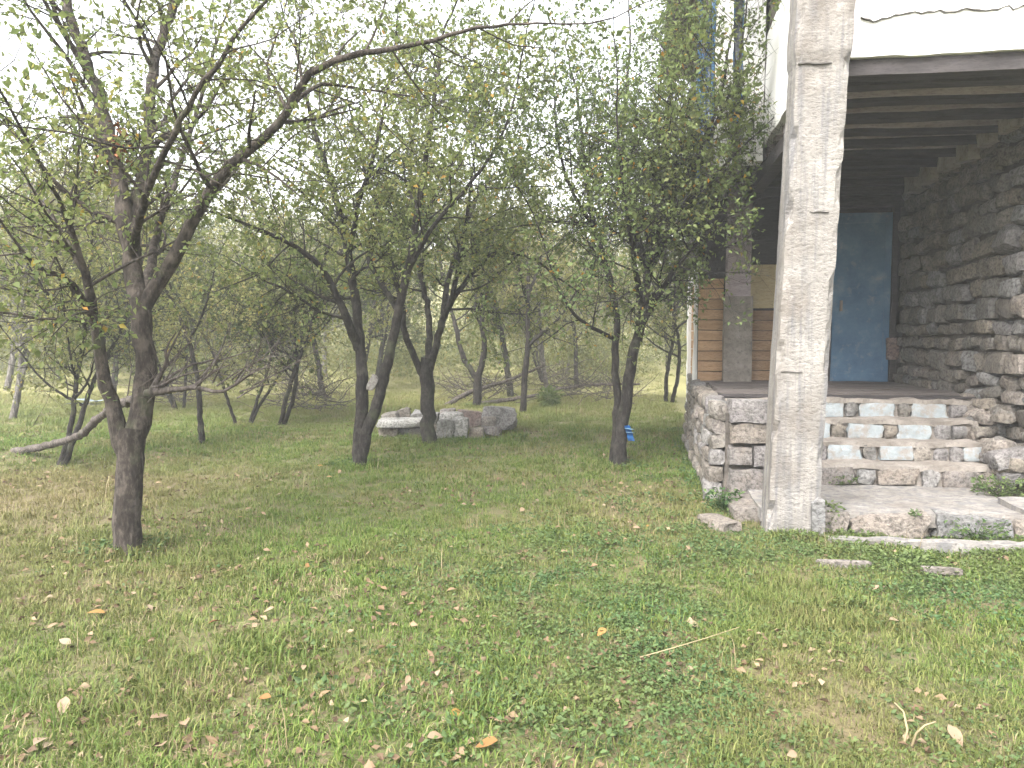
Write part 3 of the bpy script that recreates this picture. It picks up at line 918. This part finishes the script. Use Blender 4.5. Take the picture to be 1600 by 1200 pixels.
# T3 in front of the basin
T = Tree(3); d3 = 11.15
limbs(T, d3, [
    ([(669, 696, 0), (668, 640, 0), (666, 590, 0), (668, 560, 0)], .115, .10, 0, 0),
    ([(664, 590, 0), (645, 552, -.1), (633, 520, -.2), (628, 480, -.3), (614, 420, -.5), (596, 350, -.7), (570, 270, -.9)], .06, .02, .35, .26),
    ([(668, 575, 0), (671, 500, .3), (658, 430, .6), (650, 360, .8), (640, 270, 1.1), (650, 170, 1.3)], .06, .02, .3, .26),
    ([(670, 580, 0), (688, 512, 0), (706, 470, -.1), (728, 440, -.2), (750, 415, -.3), (776, 394, -.4), (818, 399, -.5)], .066, .022, .4, .26),
    ([(690, 510, 0), (702, 430, .4), (726, 360, .7), (750, 300, 1.0), (800, 262, 1.2), (850, 230, 1.4)], .055, .012, .2, .24),
    ([(706, 470, -.1), (722, 390, -.6), (735, 300, -1.0), (745, 200, -1.3)], .045, .012, .2, .24),
], S2)
t3 = finish(T, 'orchard_tree', P(669, 696, d3), M['bark_dark'], M['leaf'], .058, 17000, 'dark tree with a wine glass fork right in front of the stone basin', GO)

# T4 behind the basin
T = Tree(4); d4 = 16.8
S4 = spec(leaves=7, len=(1.1, .6, .3), n=(5, 4, 0))
limbs(T, d4, [
    ([(745, 640, 0), (746, 610, 0), (746, 588, 0)], .10, .095, 0, 0),
    ([(745, 592, 0), (723, 556, 0), (714, 520, 0), (704, 480, .2), (690, 420, .4), (680, 350, .6)], .07, .02, .3, .35),
    ([(746, 592, 0), (757, 545, 0), (753, 495, -.2), (766, 430, -.4), (782, 370, -.5), (795, 300, -.6)], .08, .02, .3, .35),
    ([(753, 500, 0), (735, 430, .8), (740, 350, 1.4)], .05, .02, .2, .35),
], S4)
finish(T, 'orchard_tree', P(745, 640, d4), M['bark_dark'], M['leaf'], .065, 6500, 'small forked tree standing just behind the stone basin', GO)

# T5 by the house
S5 = spec(leaves=9.5, len=(1.15, .6, .28), n=(8, 5.2, 0))
T = Tree(5); d5 = 9.2
def in_house(p):
    q = HI @ p
    return (q[0] > 1.2 and q[1] > 6.0) or (q[0] > .74 and q[1] > 8.75)
S5['no'] = in_house
limbs(T, d5, [
    ([(969, 734, 0), (969, 690, 0), (975, 650, 0), (982, 600, 0), (991, 550, 0), (1003, 500, .05), (1012, 430, .1), (1018, 360, .1), (1030, 280, .1), (1040, 200, .1), (1050, 110, .1), (1055, 20, .1)], .088, .022, .45, .18),
    ([(958, 722, .2), (965, 660, .2), (963, 600, .2), (961, 550, .2), (964, 500, .2), (950, 430, .3), (930, 360, .4), (916, 280, .5), (905, 180, .6)], .062, .02, .5, .18),
    ([(1003, 505, .05), (1033, 455, -.2), (1063, 410, -.4), (1095, 375, -.6), (1130, 345, -.8)], .05, .012, .15, .17),
    ([(1018, 360, .1), (1058, 298, -.3), (1095, 230, -.7), (1125, 150, -1.0), (1140, 70, -1.1)], .045, .012, .1, .17),
    ([(963, 530, .2), (932, 515, .0), (897, 490, -.2), (868, 440, -.4), (850, 380, -.5)], .03, .01, .25, .22),
    ([(1012, 430, .1), (985, 340, .9), (970, 250, 1.4), (980, 140, 1.8), (985, 50, 2.0)], .05, .015, .1, .2),
    ([(1012, 430, .1), (1050, 350, .8), (1085, 270, 1.2), (1110, 180, 1.5), (1120, 80, 1.6)], .05, .015, .1, .18),
    ([(1005, 490, .05), (990, 400, -.7), (975, 300, -1.1), (965, 200, -1.3)], .045, .012, .15, .2),
    ([(1010, 470, .1), (1060, 430, .5), (1110, 400, .7), (1150, 380, .6)], .03, .01, .2, .18),
    ([(1018, 360, .1), (1070, 320, -.6), (1120, 270, -1.0), (1170, 220, -1.3)], .03, .01, .1, .16),
    ([(1058, 298, -.3), (1110, 210, -.9), (1150, 120, -1.2), (1165, 30, -1.3)], .03, .01, .1, .16),
    ([(930, 360, .4), (890, 290, .2), (870, 210, .0), (865, 130, -.1)], .03, .01, .1, .2),
], S5)
def not_in_house(base):
    b = np.array(base)
    def f(p):
        q = (HI @ (p + b).T).T
        ins = (q[:, 0] > 1.25) & (q[:, 1] > 6.05)
        ins |= (q[:, 0] > .78) & (q[:, 1] > 8.85)
        return ~ins
    return f
b5 = P(969, 734, d5)
t5 = finish(T, 'orchard_tree', b5, M['bark_dark'], M['leaf_deep'], .057, 27000, 'leaning dark tree with a dense crown beside the house, blue rag on its trunk', GO, keep=not_in_house(b5))

# blue rag on that trunk
rg = empty('blue_rag', P(984, 690, d5 - .13), 'blue rag with white stripes tied to the trunk beside the house', 'rag')
def rag_mesh(x0, y0, x1, y1, off, mat, name):
    a, b, c, d = P(x0 - 3, y0, d5 - .13 + off), P(x1 - 6, y0, d5 - .10 + off), P(x1 + 2, y1, d5 - .12 + off), P(x0 + 3, y1, d5 - .14 + off)
    v, f = grid_face(d, c, b, a, 5, 7)
    q = vnoise(v * 28)
    v = v + np.stack([q * .02, q * .05, q * 0], 1) - P(984, 690, d5 - .13)
    w = v + np.array([0, .012, 0]); nv = len(v)
    F = list(f) + [tuple(reversed([i + nv for i in x])) for x in f]
    link(name, mk(name, np.vstack([v, w]), F, mat, True), rg)
rag_mesh(979, 665, 990, 689, 0, M['rag_blue'], 'cloth')
rag_mesh(979, 669, 989, 671, -.02, M['rag_white'], 'stripe')
rag_mesh(980, 675, 990, 676.5, -.02, M['rag_white'], 'stripe')

# ------------------------------------------------------------------ prototypes for the trees further back
def proto(seed, h, lean_, stems, S, leafsize, N, bark, leaf, name):
    T = Tree(seed); r = T.r
    for i in range(stems):
        a = r.uniform(0, 6.28); b = np.array([math.cos(a), math.sin(a), 0]) * (.12 if stems > 1 else 0)
        pts = [b + np.array([0, 0, -.1])]
        dirn = nrm(np.array([math.cos(a) * lean_, math.sin(a) * lean_, 1]))
        for k in range(5):
            dirn = nrm(dirn + r.normal(0, .10, 3) + [0, 0, .05])
            pts.append(pts[-1] + dirn * h / 6)
        rr = .030 * h / math.sqrt(stems) * .55
        sp = T.limb(pts, rr, rr * .35, .38, .32, S, k=7)
        for q in range(int(3 + r.integers(0, 3))):
            t = r.uniform(.28, .7); p0 = sp[int(t * (len(sp) - 1))]
            a2 = r.uniform(0, 6.28); dd = nrm(np.array([math.cos(a2), math.sin(a2), r.uniform(.5, 1.1)]))
            L = h * r.uniform(.28, .42)
            T.limb([p0, p0 + dd * L * .5, p0 + (dd + [0, 0, .3]) * L], rr * .5, rr * .15, .2, .30, S, k=6)
    root = empty(name, (0, 0, 0))
    link('trunk', T.trunk_mesh(bark), root)
    link('crown', T.crown_mesh(leaf, leafsize, N), root)
    return root

SB = spec(len=(1.0, .6, .3), n=(5, 4, 0), leaves=7)
PROT = [proto(31, 5.2, .10, 1, SB, .075, 5200, M['bark_dark'], M['leaf_far'], 'slim_tree'),
        proto(32, 5.0, .35, 2, SB, .075, 6000, M['bark_dark'], M['leaf_pale'], 'forked_tree'),
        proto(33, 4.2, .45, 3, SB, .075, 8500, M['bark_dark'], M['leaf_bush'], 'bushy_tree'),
        proto(34, 5.6, .20, 2, SB, .08, 6000, M['bark_grey'], M['leaf_far'], 'pale_tree')]
first_used = [False] * 4
def place_tree(k, loc, rz, sc, label, group):
    if not first_used[k]:
        o = PROT[k]; first_used[k] = True
        o.location = loc; o.rotation_euler = (0, 0, rz); o.scale = (sc, sc, sc)
    else:
        o = copy_tree(PROT[k], loc, rz, sc)
    return tag(o, label, 'tree', group)
GM = 'trees standing in the meadow behind the orchard'
named = [
    (1, 82, 724, .72, 'slim twin stemmed tree behind the fallen dead branch on the far left'),
    (0, 315, 692, .62, 'thin straight sapling between the nearest tree and the bushy thicket'),
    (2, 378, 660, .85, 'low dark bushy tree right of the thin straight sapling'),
    (1, 432, 662, .80, 'leaning dark tree left of the grey brush pile'),
    (0, 816, 642, .95, 'thin straight tree right of the stone basin, alone in the gap'),
    (3, 862, 612, .95, 'pale slender tree behind the small green bush'),
    (1, 1042, 628, .95, 'small tree whose trunk shows against the house corner'),
    (3, 8, 655, 1.0, 'pale tree at the left edge of the picture'),
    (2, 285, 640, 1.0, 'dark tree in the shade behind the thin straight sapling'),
    (0, 505, 622, 1.05, 'slim pale tree behind the grey brush pile'),
]
for i, (k, x, y, sc, lab) in enumerate(named):
    p = G(x, y); p[2] = float(gz(p[0], p[1])) - .03
    place_tree(k, p, 1.7 * i + .4, sc, lab, GM)
GW = 'hazy trees of the wood beyond the meadow'
wood_lab = 'leafy tree in the hazy wood beyond the meadow'
spots = []
tries = 0
while len(spots) < 40 and tries < 4000:
    tries += 1
    y = PR.uniform(19, 46); x = PR.uniform(-.80, .34) * y
    if y < 21 and .0 * y < x: continue
    q = HI @ np.array([x, y, 0])
    if q[0] > -.9 and q[1] < 17: continue
    if any((x - a) ** 2 + (y - b) ** 2 < 5 for a, b in spots): continue
    spots.append((x, y))
for i, (x, y) in enumerate(spots):
    k = (0, 3, 1, 2, 3, 0)[i % 6]
    place_tree(k, (x, y, float(gz(x, y)) - .05), PR.uniform(0, 6.28), PR.uniform(.95, 1.3) * (1 + max(0, (-x / y - .25)) * .5), wood_lab, GW)

# far wood as one mass and undergrowth at its foot
def mass(name, n_cl, ymin, ymax, hmin, hmax, rad, per, size, mat, seed, xr=(-1.1, .75)):
    rg = np.random.default_rng(seed); LP = []
    for _ in range(n_cl):
        y = rg.uniform(ymin, ymax); x = rg.uniform(*xr) * y
        q = HI @ np.array([x, y, 0])
        if q[0] > -1.5 and q[1] < 18: continue
        h = rg.uniform(hmin, hmax); R_ = rad * rg.uniform(.7, 1.3)
        m = int(per * rg.uniform(.7, 1.3))
        dd = rg.normal(0, 1, (m, 3)); dd /= np.linalg.norm(dd, axis=1, keepdims=True)
        p = dd * (rg.random((m, 1)) ** .45) * np.array([R_, R_, h * .5]) 
        p *= (1 + .9 * vnoise(p * (2.2 / rad) + rg.random(3) * 30))[:, None]
        p += np.array([x, y, float(gz(x, y)) + h * .5])
        p = p[p[:, 2] > float(gz(x, y))]
        LP.append(p)
    p = np.concatenate(LP)
    V, F = leaf_geo(rg, p, rg.normal(0, 1, (len(p), 3)), size)
    return tag(link(name, mk(name, V, F, mat, False, rnd=leaf_rnd(rg, p))), kind='stuff')
mass('far_wood', 330, 38, 118, 4.5, 9, 3.0, 620, .27, M['leaf_far'], 41)
mass('undergrowth', 210, 23, 42, .8, 3.2, 1.25, 420, .12, M['leaf_pale'], 42, (-1.0, .34))

# small green bush in the gap
rgb = np.random.default_rng(77)
pb = G(858, 636); m = 420
dd = rgb.normal(0, 1, (m, 3)); pbp = dd / np.linalg.norm(dd, axis=1, keepdims=True) * (rgb.random((m, 1)) ** .5) * [.24, .24, .2] * (1 + 1.2 * vnoise(dd * 1.5 + 9))[:, None] + [0, 0, .2]
bo = link('bush', mk('bush', *leaf_geo(rgb, pbp, dd, .09), M['leaf_deep'], False, rnd=np.repeat(rgb.random(m) * .5, 2)), None, pb)
tag(bo, 'small round green bush alone in the grass right of the basin', 'bush')

# ------------------------------------------------------------------ dead branches and brush piles
T = Tree(61)
B = [P(22, 706, 10.2), P(60, 699, 9.6), P(98, 690, 9.0), P(130, 676, 8.2), P(165, 645, 7.0), P(196, 628, 6.0), P(240, 612, 5.45), P(300, 606, 5.2), P(345, 612, 5.05), P(380, 594, 5.0), P(405, 575, 4.95)]
T.limb(B[:7], .052, .030, 1, 0, SPEC, k=8, gnarl=.2); T.limb(B[6:], .030, .006, 1, 0, SPEC, k=6)
for pts in ([(236, 608, 5.5), (262, 570, 5.7), (300, 530, 6.0)], [(240, 606, 5.5), (290, 575, 5.8), (350, 560, 6.2), (405, 545, 6.4)], [(245, 600, 5.5), (270, 540, 5.4), (285, 510, 5.3)],
            [(236, 606, 5.5), (280, 590, 5.2), (320, 578, 5.0)], [(262, 570, 5.7), (258, 545, 5.7), (275, 520, 5.8)], [(300, 606, 5.2), (335, 580, 5.3), (360, 570, 5.4)]):
    T.limb([P(*p) for p in pts], .016, .004, 1, 0, SPEC, k=5)
SD = spec(leaves=0, max=1, n=(4, 0), len=(.4, .25, .1))
for k in range(26):
    i = T.r.integers(5, 10); p = B[i] + T.r.normal(0, .05, 3)
    T.branch(p, nrm(np.array([T.r.uniform(.2, 1), T.r.normal(0, .5), T.r.uniform(-.1, .8)])), T.r.uniform(.25, .6), .006, 0, SD)
bb = B[0].copy()
for a in T.V: a -= bb
o = link('dead_branch', T.trunk_mesh(M['dead_wood']), None, bb)
tag(o, 'long bare dead branch leaning from the grass into the fork of the nearest tree', 'branch')

def brush(seed, x0, x1, y0, y1, d, n, label, spread=.7):
    T = Tree(seed); r = T.r
    b = P((x0 + x1) / 2, y1, d); b[2] = float(gz(b[0], b[1]))
    hw = (x1 - x0) / 2 / FPX * d; h = (y1 - y0) / FPX * d
    for _ in range(n):
        x = r.uniform(-1, 1); p = np.array([x * hw * .9, r.normal(0, spread), r.uniform(.0, h * (1 - .6 * abs(x)) * .6)])
        a = r.uniform(0, 6.28)
        T.branch(p, nrm(np.array([math.cos(a), math.sin(a) * .6, r.uniform(-.1, .75)])), r.uniform(.5, 1.3), r.uniform(.006, .018), 0, spec(leaves=0, max=1, n=(4, 0), len=(.8, .45, .1), up=(-.02, 0, 0)))
    o = link('brush_pile', T.trunk_mesh(M['dead_wood']), None, b)
    return tag(o, label, 'brush pile', 'piles of cut dead branches')
brush(62, 690, 1000, 560, 642, 18.5, 150, 'wide low heap of dead branches behind the stone basin')
brush(63, 425, 540, 575, 645, 16.0, 80, 'grey heap of dead branches left of the two stemmed tree', .5)
brush(64, 240, 300, 555, 640, 18.0, 50, 'grey heap of dead branches behind the nearest tree', .5)
for nm, pts, r0, lab in (('log', [(692, 637, 17.0), (735, 613, 17.3), (800, 592, 17.6), (852, 570, 18)], .07, 'pale fallen log sloping up out of the brush heap behind the basin'),
                         ('log', [(748, 631, 17.4), (830, 619, 17.2), (905, 603, 17.0), (1000, 600, 16.8)], .055, 'long thin fallen log lying level across the brush heap')):
    T = Tree(70 + len(pts) + int(r0 * 100)); T.limb([P(*p) for p in pts], r0, r0 * .4, 1, 0, SPEC, k=7, gnarl=.15)
    q = P(*pts[0])
    for a in T.V: a -= q
    tag(link(nm, T.trunk_mesh(M['dead_wood']), None, q), lab, 'log')

# pale sheet far left
pc = G(135, 632)
v, f = grid_face(np.array([-.35, -.3, 0]), np.array([.35, -.3, 0]), np.array([.3, .35, 0.02]), np.array([-.3, .3, 0.02]), 10, 6)
v[:, 2] += .10 + vnoise(v * 4 + 8) * .14
v2 = v - [0, 0, .1]
F = list(f) + [tuple(i + len(v) for i in reversed(x)) for x in f]
tag(link('plastic_sheet', mk('plastic_sheet', np.vstack([v, v2]), F, M['sheet'], True), None, pc), 'pale blue plastic sheet lying on the far grass at left', 'sheet')

# ------------------------------------------------------------------ grass
def blades(seed, n, h, spread, width, lean_, mat, name):
    rg = np.random.default_rng(seed)
    V, Fq, rv_ = [], [], []
    for i in range(n):
        a = rg.uniform(0, 6.28); rr = spread * math.sqrt(rg.random()); b = np.array([math.cos(a) * rr, math.sin(a) * rr, -.012])
        a2 = rg.uniform(0, 6.28); out = np.array([math.cos(a2), math.sin(a2), 0]); H_ = h * rg.uniform(.5, 1.25); ln = lean_ * rg.uniform(.2, 1.3)
        sd = np.array([-out[1], out[0], 0]) * width * rg.uniform(.6, 1.3)
        m = b + out * H_ * ln * .35 + [0, 0, H_ * .6]; tp = b + out * H_ * ln + [0, 0, H_ * (1 - .35 * ln)]
        k = len(V); V += [b - sd, b + sd, m + sd * .8, m - sd * .8, tp]
        Fq += [(k, k + 1, k + 2), (k, k + 2, k + 3), (k + 3, k + 2, k + 4)]
        rv_ += [rg.random()] * 3
    me = mk(name, V, np.array(Fq), mat, True, rnd=rv_)
    return bpy.data.objects.new(name, me)


def weedtuft(seed, n, h, spread, leaf, name):
    rg = np.random.default_rng(seed)
    a = rg.uniform(0, 6.28, n); rr = spread * np.sqrt(rg.random(n))
    p = np.stack([np.cos(a) * rr, np.sin(a) * rr, h * rg.uniform(.25, 1, n)], 1)
    d = np.stack([np.cos(a), np.sin(a), rg.uniform(-.2, .5, n)], 1) + rg.normal(0, .5, (n, 3))
    V, F = leaf_geo(rg, p, d, leaf)
    return bpy.data.objects.new(name, mk(name, V, F, M['weed'], False, rnd=np.repeat(rg.random(n), 2)))


gcol = bpy.data.collections.new('grass_tufts')
names = []
for k, o in enumerate([blades(81, 30, .050, .085, .0028, .8, M['grass'], 'tuft_a'), blades(82, 26, .065, .085, .0026, .9, M['grass'], 'tuft_b'), blades(83, 30, .045, .09, .003, 1.0, M['grass'], 'tuft_c'),
                       blades(84, 10, .06, .09, .0014, 1.1, M['straw'], 'tuft_d'), weedtuft(85, 26, .045, .10, .022, 'tuft_e'), weedtuft(86, 20, .035, .09, .030, 'tuft_f'),
                       blades(88, 34, .082, .09, .0028, .8, M['grass'], 'tuft_h'),
                       blades(87, 5, .22, .07, .0017, .55, M['straw'], 'tuft_g')]):
    gcol.objects.link(o)

rg = np.random.default_rng(90)
def sample(n, ymin, ymax, power):
    u = rg.random(n); e = power
    y = (ymin ** e + u * (ymax ** e - ymin ** e)) ** (1 / e)
    x = (rg.random(n) * 2 - 1) * (.80 * y + 1.6)
    return x, y
X, Y = [], []
for n, a, b, e in ((19000, 1.4, 6, 1.6), (40000, 6, 20, .9), (16000, 20, 48, .8)):
    x, y = sample(n, a, b, e); X.append(x); Y.append(y)
X = np.concatenate(X); Y = np.concatenate(Y)
q = (HI @ np.stack([X, Y, X * 0])).T
ok = ~((q[:, 0] > .74) & (q[:, 1] > 7.1)) & ~((q[:, 0] > 1.0) & (q[:, 1] > 6.22)) & ~((q[:, 0] > .98) & (q[:, 0] < 1.42) & (q[:, 1] > 5.98)) & ~((q[:, 0] > 1.42) & (q[:, 1] > 5.85) & (q[:, 1] < 6.0))
X, Y = X[ok], Y[ok]; q = q[ok]; N = len(X)
Z = gz(X, Y)
nz1 = vnoise(np.stack([X * .75 + 9, Y * .75 + 4, X * 0 + 2], 1)) + .5 * vnoise(np.stack([X * 2.1 + 9, Y * 2.1 + 14, X * 0 + 5], 1))
nz2 = vnoise(np.stack([X * .6 + 29, Y * .6 + 4, X * 0 + 12], 1)) + .4 * vnoise(np.stack([X * 2.6 + 3, Y * 2.6 + 4, X * 0 + 7], 1))
U1 = rg.random(N)
idx = np.where(U1 < .34, 0, np.where(U1 < .60, 1, 2))
U2 = rg.random(N)
idx = np.where((nz1 > .12) & (U2 < .18), 3, idx)
idx = np.where(U2 > .97, 3, idx)
wsoft = 1 / (1 + np.exp(-(X / Y + .02) * 9)) / (1 + np.exp((Y - 6) * 1.5))
idx = np.where((rg.random(N) < wsoft * np.clip(.35 + nz2 * 2.0, .05, .7)), np.where(U1 < .5, 4, 5), idx)
idx = np.where((rg.random(N) < .006), 6, idx)
nz3 = vnoise(np.stack([X * 1.9 + 7, Y * 1.9 + 24, X * 0 + 15], 1))
idx = np.where((nz3 > .21) & (rg.random(N) < .5) & (idx < 3), 7, idx)
scl = rg.uniform(.7, 1.35, N) * np.clip(.85 + (Y - 5) * .05, .85, 2.3) * (1 + .5 * np.clip(nz1, -.4, .5))
keep = rg.random(N) > np.clip(.18 + nz1 * .5, .0, .6) * (Y < 14)
pts = np.stack([X, Y, Z], 1)[keep]; idx = idx[keep]; scl = scl[keep]
ex, ei, es = [], [], []                          # longer uncut grass round trunks, stones and walls
def uncut(p, r0, r1, n, types=(1, 7, 1, 4), s0=1.0, s1=1.7):
    for _ in range(n):
        a = rg.uniform(0, 6.28); r = rg.uniform(r0, r1)
        x, y = p[0] + math.cos(a) * r, p[1] + math.sin(a) * r
        ex.append((x, y, float(gz(x, y)))); ei.append(types[rg.integers(len(types))]); es.append(rg.uniform(s0, s1))
for x_, y_, d_, r_ in ((198, 866, d1, .11), (563, 733, d2, .12), (669, 696, d3, .13), (969, 734, d5, .12), (745, 640, d4, .12)):
    uncut(P(x_, y_, d_), r_ * .8, r_ * 2.6, 46)
for k_ in range(60): uncut(bl + np.array([rg.uniform(-1.2, 1.2), rg.uniform(-.45, -.15), 0]), 0, .08, 2)
for k_ in range(110): uncut(W(rg.uniform(.56, .72), rg.uniform(7.1, 13), 0), 0, .05, 2, (1, 7, 4, 5, 3))
for k_ in range(60): uncut(W(rg.uniform(1.4, 3.9), rg.uniform(5.76, 5.86), 0), 0, .05, 2, (4, 5, 1, 3), .8, 1.3)
for k_ in range(26): uncut(W(rg.uniform(.92, 1.42), rg.uniform(5.86, 5.97), 0), 0, .04, 2, (1, 7, 4, 3), .8, 1.3)
pts = np.vstack([pts, np.array(ex)]); idx = np.concatenate([idx, np.array(ei)]); scl = np.concatenate([scl, np.array(es)])
me = bpy.data.meshes.new('grass'); me.vertices.add(len(pts)); me.vertices.foreach_set('co', pts.astype(np.float32).ravel())
for nme, dat, ty in (('idx', idx.astype(np.int32), 'INT'), ('scl', scl.astype(np.float32), 'FLOAT'), ('yaw', rg.uniform(0, 6.28, len(pts)).astype(np.float32), 'FLOAT')):
    a = me.attributes.new(nme, ty, 'POINT'); a.data.foreach_set('value', dat)
for m in ('grass', 'straw', 'weed'): me.materials.append(M[m])
grass = link('grass', me); tag(grass, kind='stuff')
ng = bpy.data.node_groups.new('grass scatter', 'GeometryNodeTree')
ng.interface.new_socket('Geometry', in_out='INPUT', socket_type='NodeSocketGeometry'); ng.interface.new_socket('Geometry', in_out='OUTPUT', socket_type='NodeSocketGeometry')
gn, gl = ng.nodes, ng.links
gi, go = gn.new('NodeGroupInput'), gn.new('NodeGroupOutput')
ci = gn.new('GeometryNodeCollectionInfo'); ci.inputs['Collection'].default_value = gcol; ci.inputs['Separate Children'].default_value = True; ci.inputs['Reset Children'].default_value = True
ip = gn.new('GeometryNodeInstanceOnPoints'); ip.inputs['Pick Instance'].default_value = True
def na(nm, ty):
    x = gn.new('GeometryNodeInputNamedAttribute'); x.data_type = ty; x.inputs['Name'].default_value = nm
    return x.outputs['Attribute']
cx = gn.new('ShaderNodeCombineXYZ'); gl.new(na('yaw', 'FLOAT'), cx.inputs['Z'])
er = gn.new('FunctionNodeEulerToRotation'); gl.new(cx.outputs[0], er.inputs[0])
gl.new(gi.outputs[0], ip.inputs['Points']); gl.new(ci.outputs[0], ip.inputs['Instance']); gl.new(na('idx', 'INT'), ip.inputs['Instance Index'])
gl.new(er.outputs[0], ip.inputs['Rotation']); gl.new(na('scl', 'FLOAT'), ip.inputs['Scale']); gl.new(ip.outputs[0], go.inputs[0])
grass.modifiers.new('scatter', 'NODES').node_group = ng

# ------------------------------------------------------------------ fallen leaves, weeds and stalks
def leaf_shape(seed):
    rg = np.random.default_rng(seed)
    t_ = np.linspace(0, 1, 6); w = np.sin(np.pi * t_ ** .8) * .30
    c = rg.uniform(.15, .4)
    V = []
    for a, b in zip(t_, w):
        z = .22 * math.sin(a * 3.0) * c
        V += [(a - .5, -b, z + b * c), (a - .5, 0, z), (a - .5, b, z + b * c * .8)]
    F = []
    for i in range(5):
        k = i * 3; F += [(k, k + 3, k + 4, k + 1), (k + 1, k + 4, k + 5, k + 2)]
    return mk('fallen_leaf', V, F, M['dry_leaf'], True)
LM = [leaf_shape(s) for s in range(5)]
known = [(172, 866, .13), (150, 968, .10), (100, 1112, .08), (250, 1123, .09), (335, 982, .07), (373, 893, .06), (62, 1170, .08), (252, 1178, .08), (760, 1178, .10), (940, 990, .07), (1308, 1048, .08), (1285, 1117, .06),
         (650, 1090, .07), (712, 1124, .07), (480, 898, .06), (545, 968, .06), (745, 940, .06), (330, 1170, .07), (235, 960, .05), (385, 985, .05), (820, 1080, .06), (1270, 1048, .05), (1492, 1160, .09), (148, 850, .06), (1085, 800, .06), (925, 795, .05), (780, 1010, .05), (600, 930, .05)]
rl = random.Random(5)
allv = [(G(x, y), s) for x, y, s in known]
while len(allv) < 110:
    y = rl.uniform(2.6, 9.5); x = rl.uniform(-.68, .55) * y
    qq = HI @ np.array([x, y, 0])
    if qq[0] > .7 and qq[1] > 5.6: continue
    allv.append((np.array([x, y, 0]), rl.uniform(.04, .075)))
for i, (p, s) in enumerate(allv):
    o = bpy.data.objects.new('fallen_leaf', LM[i % 5]); COL.objects.link(o)
    o.location = (p[0], p[1], float(gz(p[0], p[1])) + .035); o.scale = (s, s, s)
    o.rotation_euler = (rl.gauss(0, .35), rl.gauss(0, .35), rl.uniform(0, 6.28))
    tag(o, 'dry fallen leaf lying on the grass', 'leaf', 'fallen leaves on the grass')

rg = np.random.default_rng(97)
x, y = sample(16000, 1.6, 13, 1.2)
k = (vnoise(np.stack([x * 1.1 + 5, y * 1.1 + 3, x * 0 + 21], 1)) + .6 * vnoise(np.stack([x * 4 + 5, y * 4 + 3, x * 0 + 2], 1)) > .02)
qq = (HI @ np.stack([x, y, x * 0])).T
k &= ~((qq[:, 0] > .7) & (qq[:, 1] > 5.8))
x, y = x[k], y[k]; n = len(x)
lp = np.stack([x, y, gz(x, y) + rg.uniform(.008, .03, n)], 1)
ld = rg.normal(0, 1, (n, 3)) * [1, 1, .25]
t = NT('leaf litter', .8); t.color(t.ramp(t.attr('rnd'), [(0, (.055, .035, .022)), (.5, (.13, .085, .05)), (.85, (.20, .14, .085)), (1, (.27, .21, .14))]))
tag(link('leaf_litter', mk('leaf_litter', *leaf_geo(rg, lp, ld, .042), t.m, False, rnd=np.repeat(rg.random(n), 2))), kind='stuff')

def weed(x, y, zz, n, h, sp, lf, label):
    rg = np.random.default_rng(int(x * 7 + y)); p = G(x, y, zz)
    a = rg.uniform(0, 6.28, n); rr = sp * np.sqrt(rg.random(n))
    pp = np.stack([np.cos(a) * rr, np.sin(a) * rr, h * rg.uniform(.05, 1, n)], 1)
    d = np.stack([np.cos(a), np.sin(a), rg.uniform(0, .8, n)], 1) + rg.normal(0, .5, (n, 3))
    T = Tree(int(x)); S = spec()
    for k in range(max(3, n // 12)):
        T.tube([np.zeros(3), pp[k] * .5, pp[k]], [.004, .003, .002], 3)
    r = empty('weed_plant', p, label, 'plant', 'weeds growing at the foot of the house')
    link('stem', T.trunk_mesh(M['weed']), r)
    link('leaves', mk('leaves', *leaf_geo(rg, pp, d, lf), M['weed'], False, rnd=np.repeat(rg.random(n), 2)), r)
weed(1318, 757, .17, 160, .09, .13, .03, 'low weed on the landing at the foot of the steps')
weed(1290, 828, .0, 300, .22, .13, .035, 'weed growing against the right foot of the pillar')
weed(1560, 775, .17, 320, .16, .20, .035, 'weed among the rubble at the foot of the stone wall')
weed(1130, 800, .0, 300, .20, .15, .04, 'bright weed at the corner of the stacked blocks')
weed(1430, 806, .17, 60, .04, .05, .022, 'tiny weed in the crack of the landing edge')
weed(1525, 842, .0, 380, .15, .22, .032, 'weed below the landing front at far right of the steps')
weed(1400, 878, .0, 420, .05, .30, .03, 'low weed mat before the edging strip')

def stalk(pts, r, label):
    T = Tree(5); q = P(*pts[0])
    T.tube(np.array([P(*p) for p in pts]) - q, np.linspace(r, r * .5, len(pts)), 4)
    o = link('dry_stalk', mk('dry_stalk', np.concatenate(T.V), np.concatenate(T.F), M['straw'], True, rnd=np.full(sum(len(f) for f in T.F), .7)), None, q)
    tag(o, label, 'grass stalk')
def gd(x, y, z): 
    p = G(x, y, z); return (x, y, float((p - CC) @ CD))
stalk([gd(1000, 1027, .04), gd(1050, 1013, .10), gd(1100, 998, .13), gd(1155, 980, .15)], .0035, 'long pale dry stalk lying over the grass in front of the pillar')
stalk([gd(1412, 1165, .02), gd(1418, 1140, .10), gd(1412, 1112, .14), gd(1398, 1098, .15)], .006, 'short dry stalk curving left in the grass, bottom right')
stalk([gd(1425, 1165, .02), gd(1432, 1145, .08), gd(1445, 1133, .12), gd(1462, 1128, .13)], .006, 'short dry stalk curving right in the grass, bottom right')
print('walls stones', count, 'meshes', len(bpy.data.meshes))
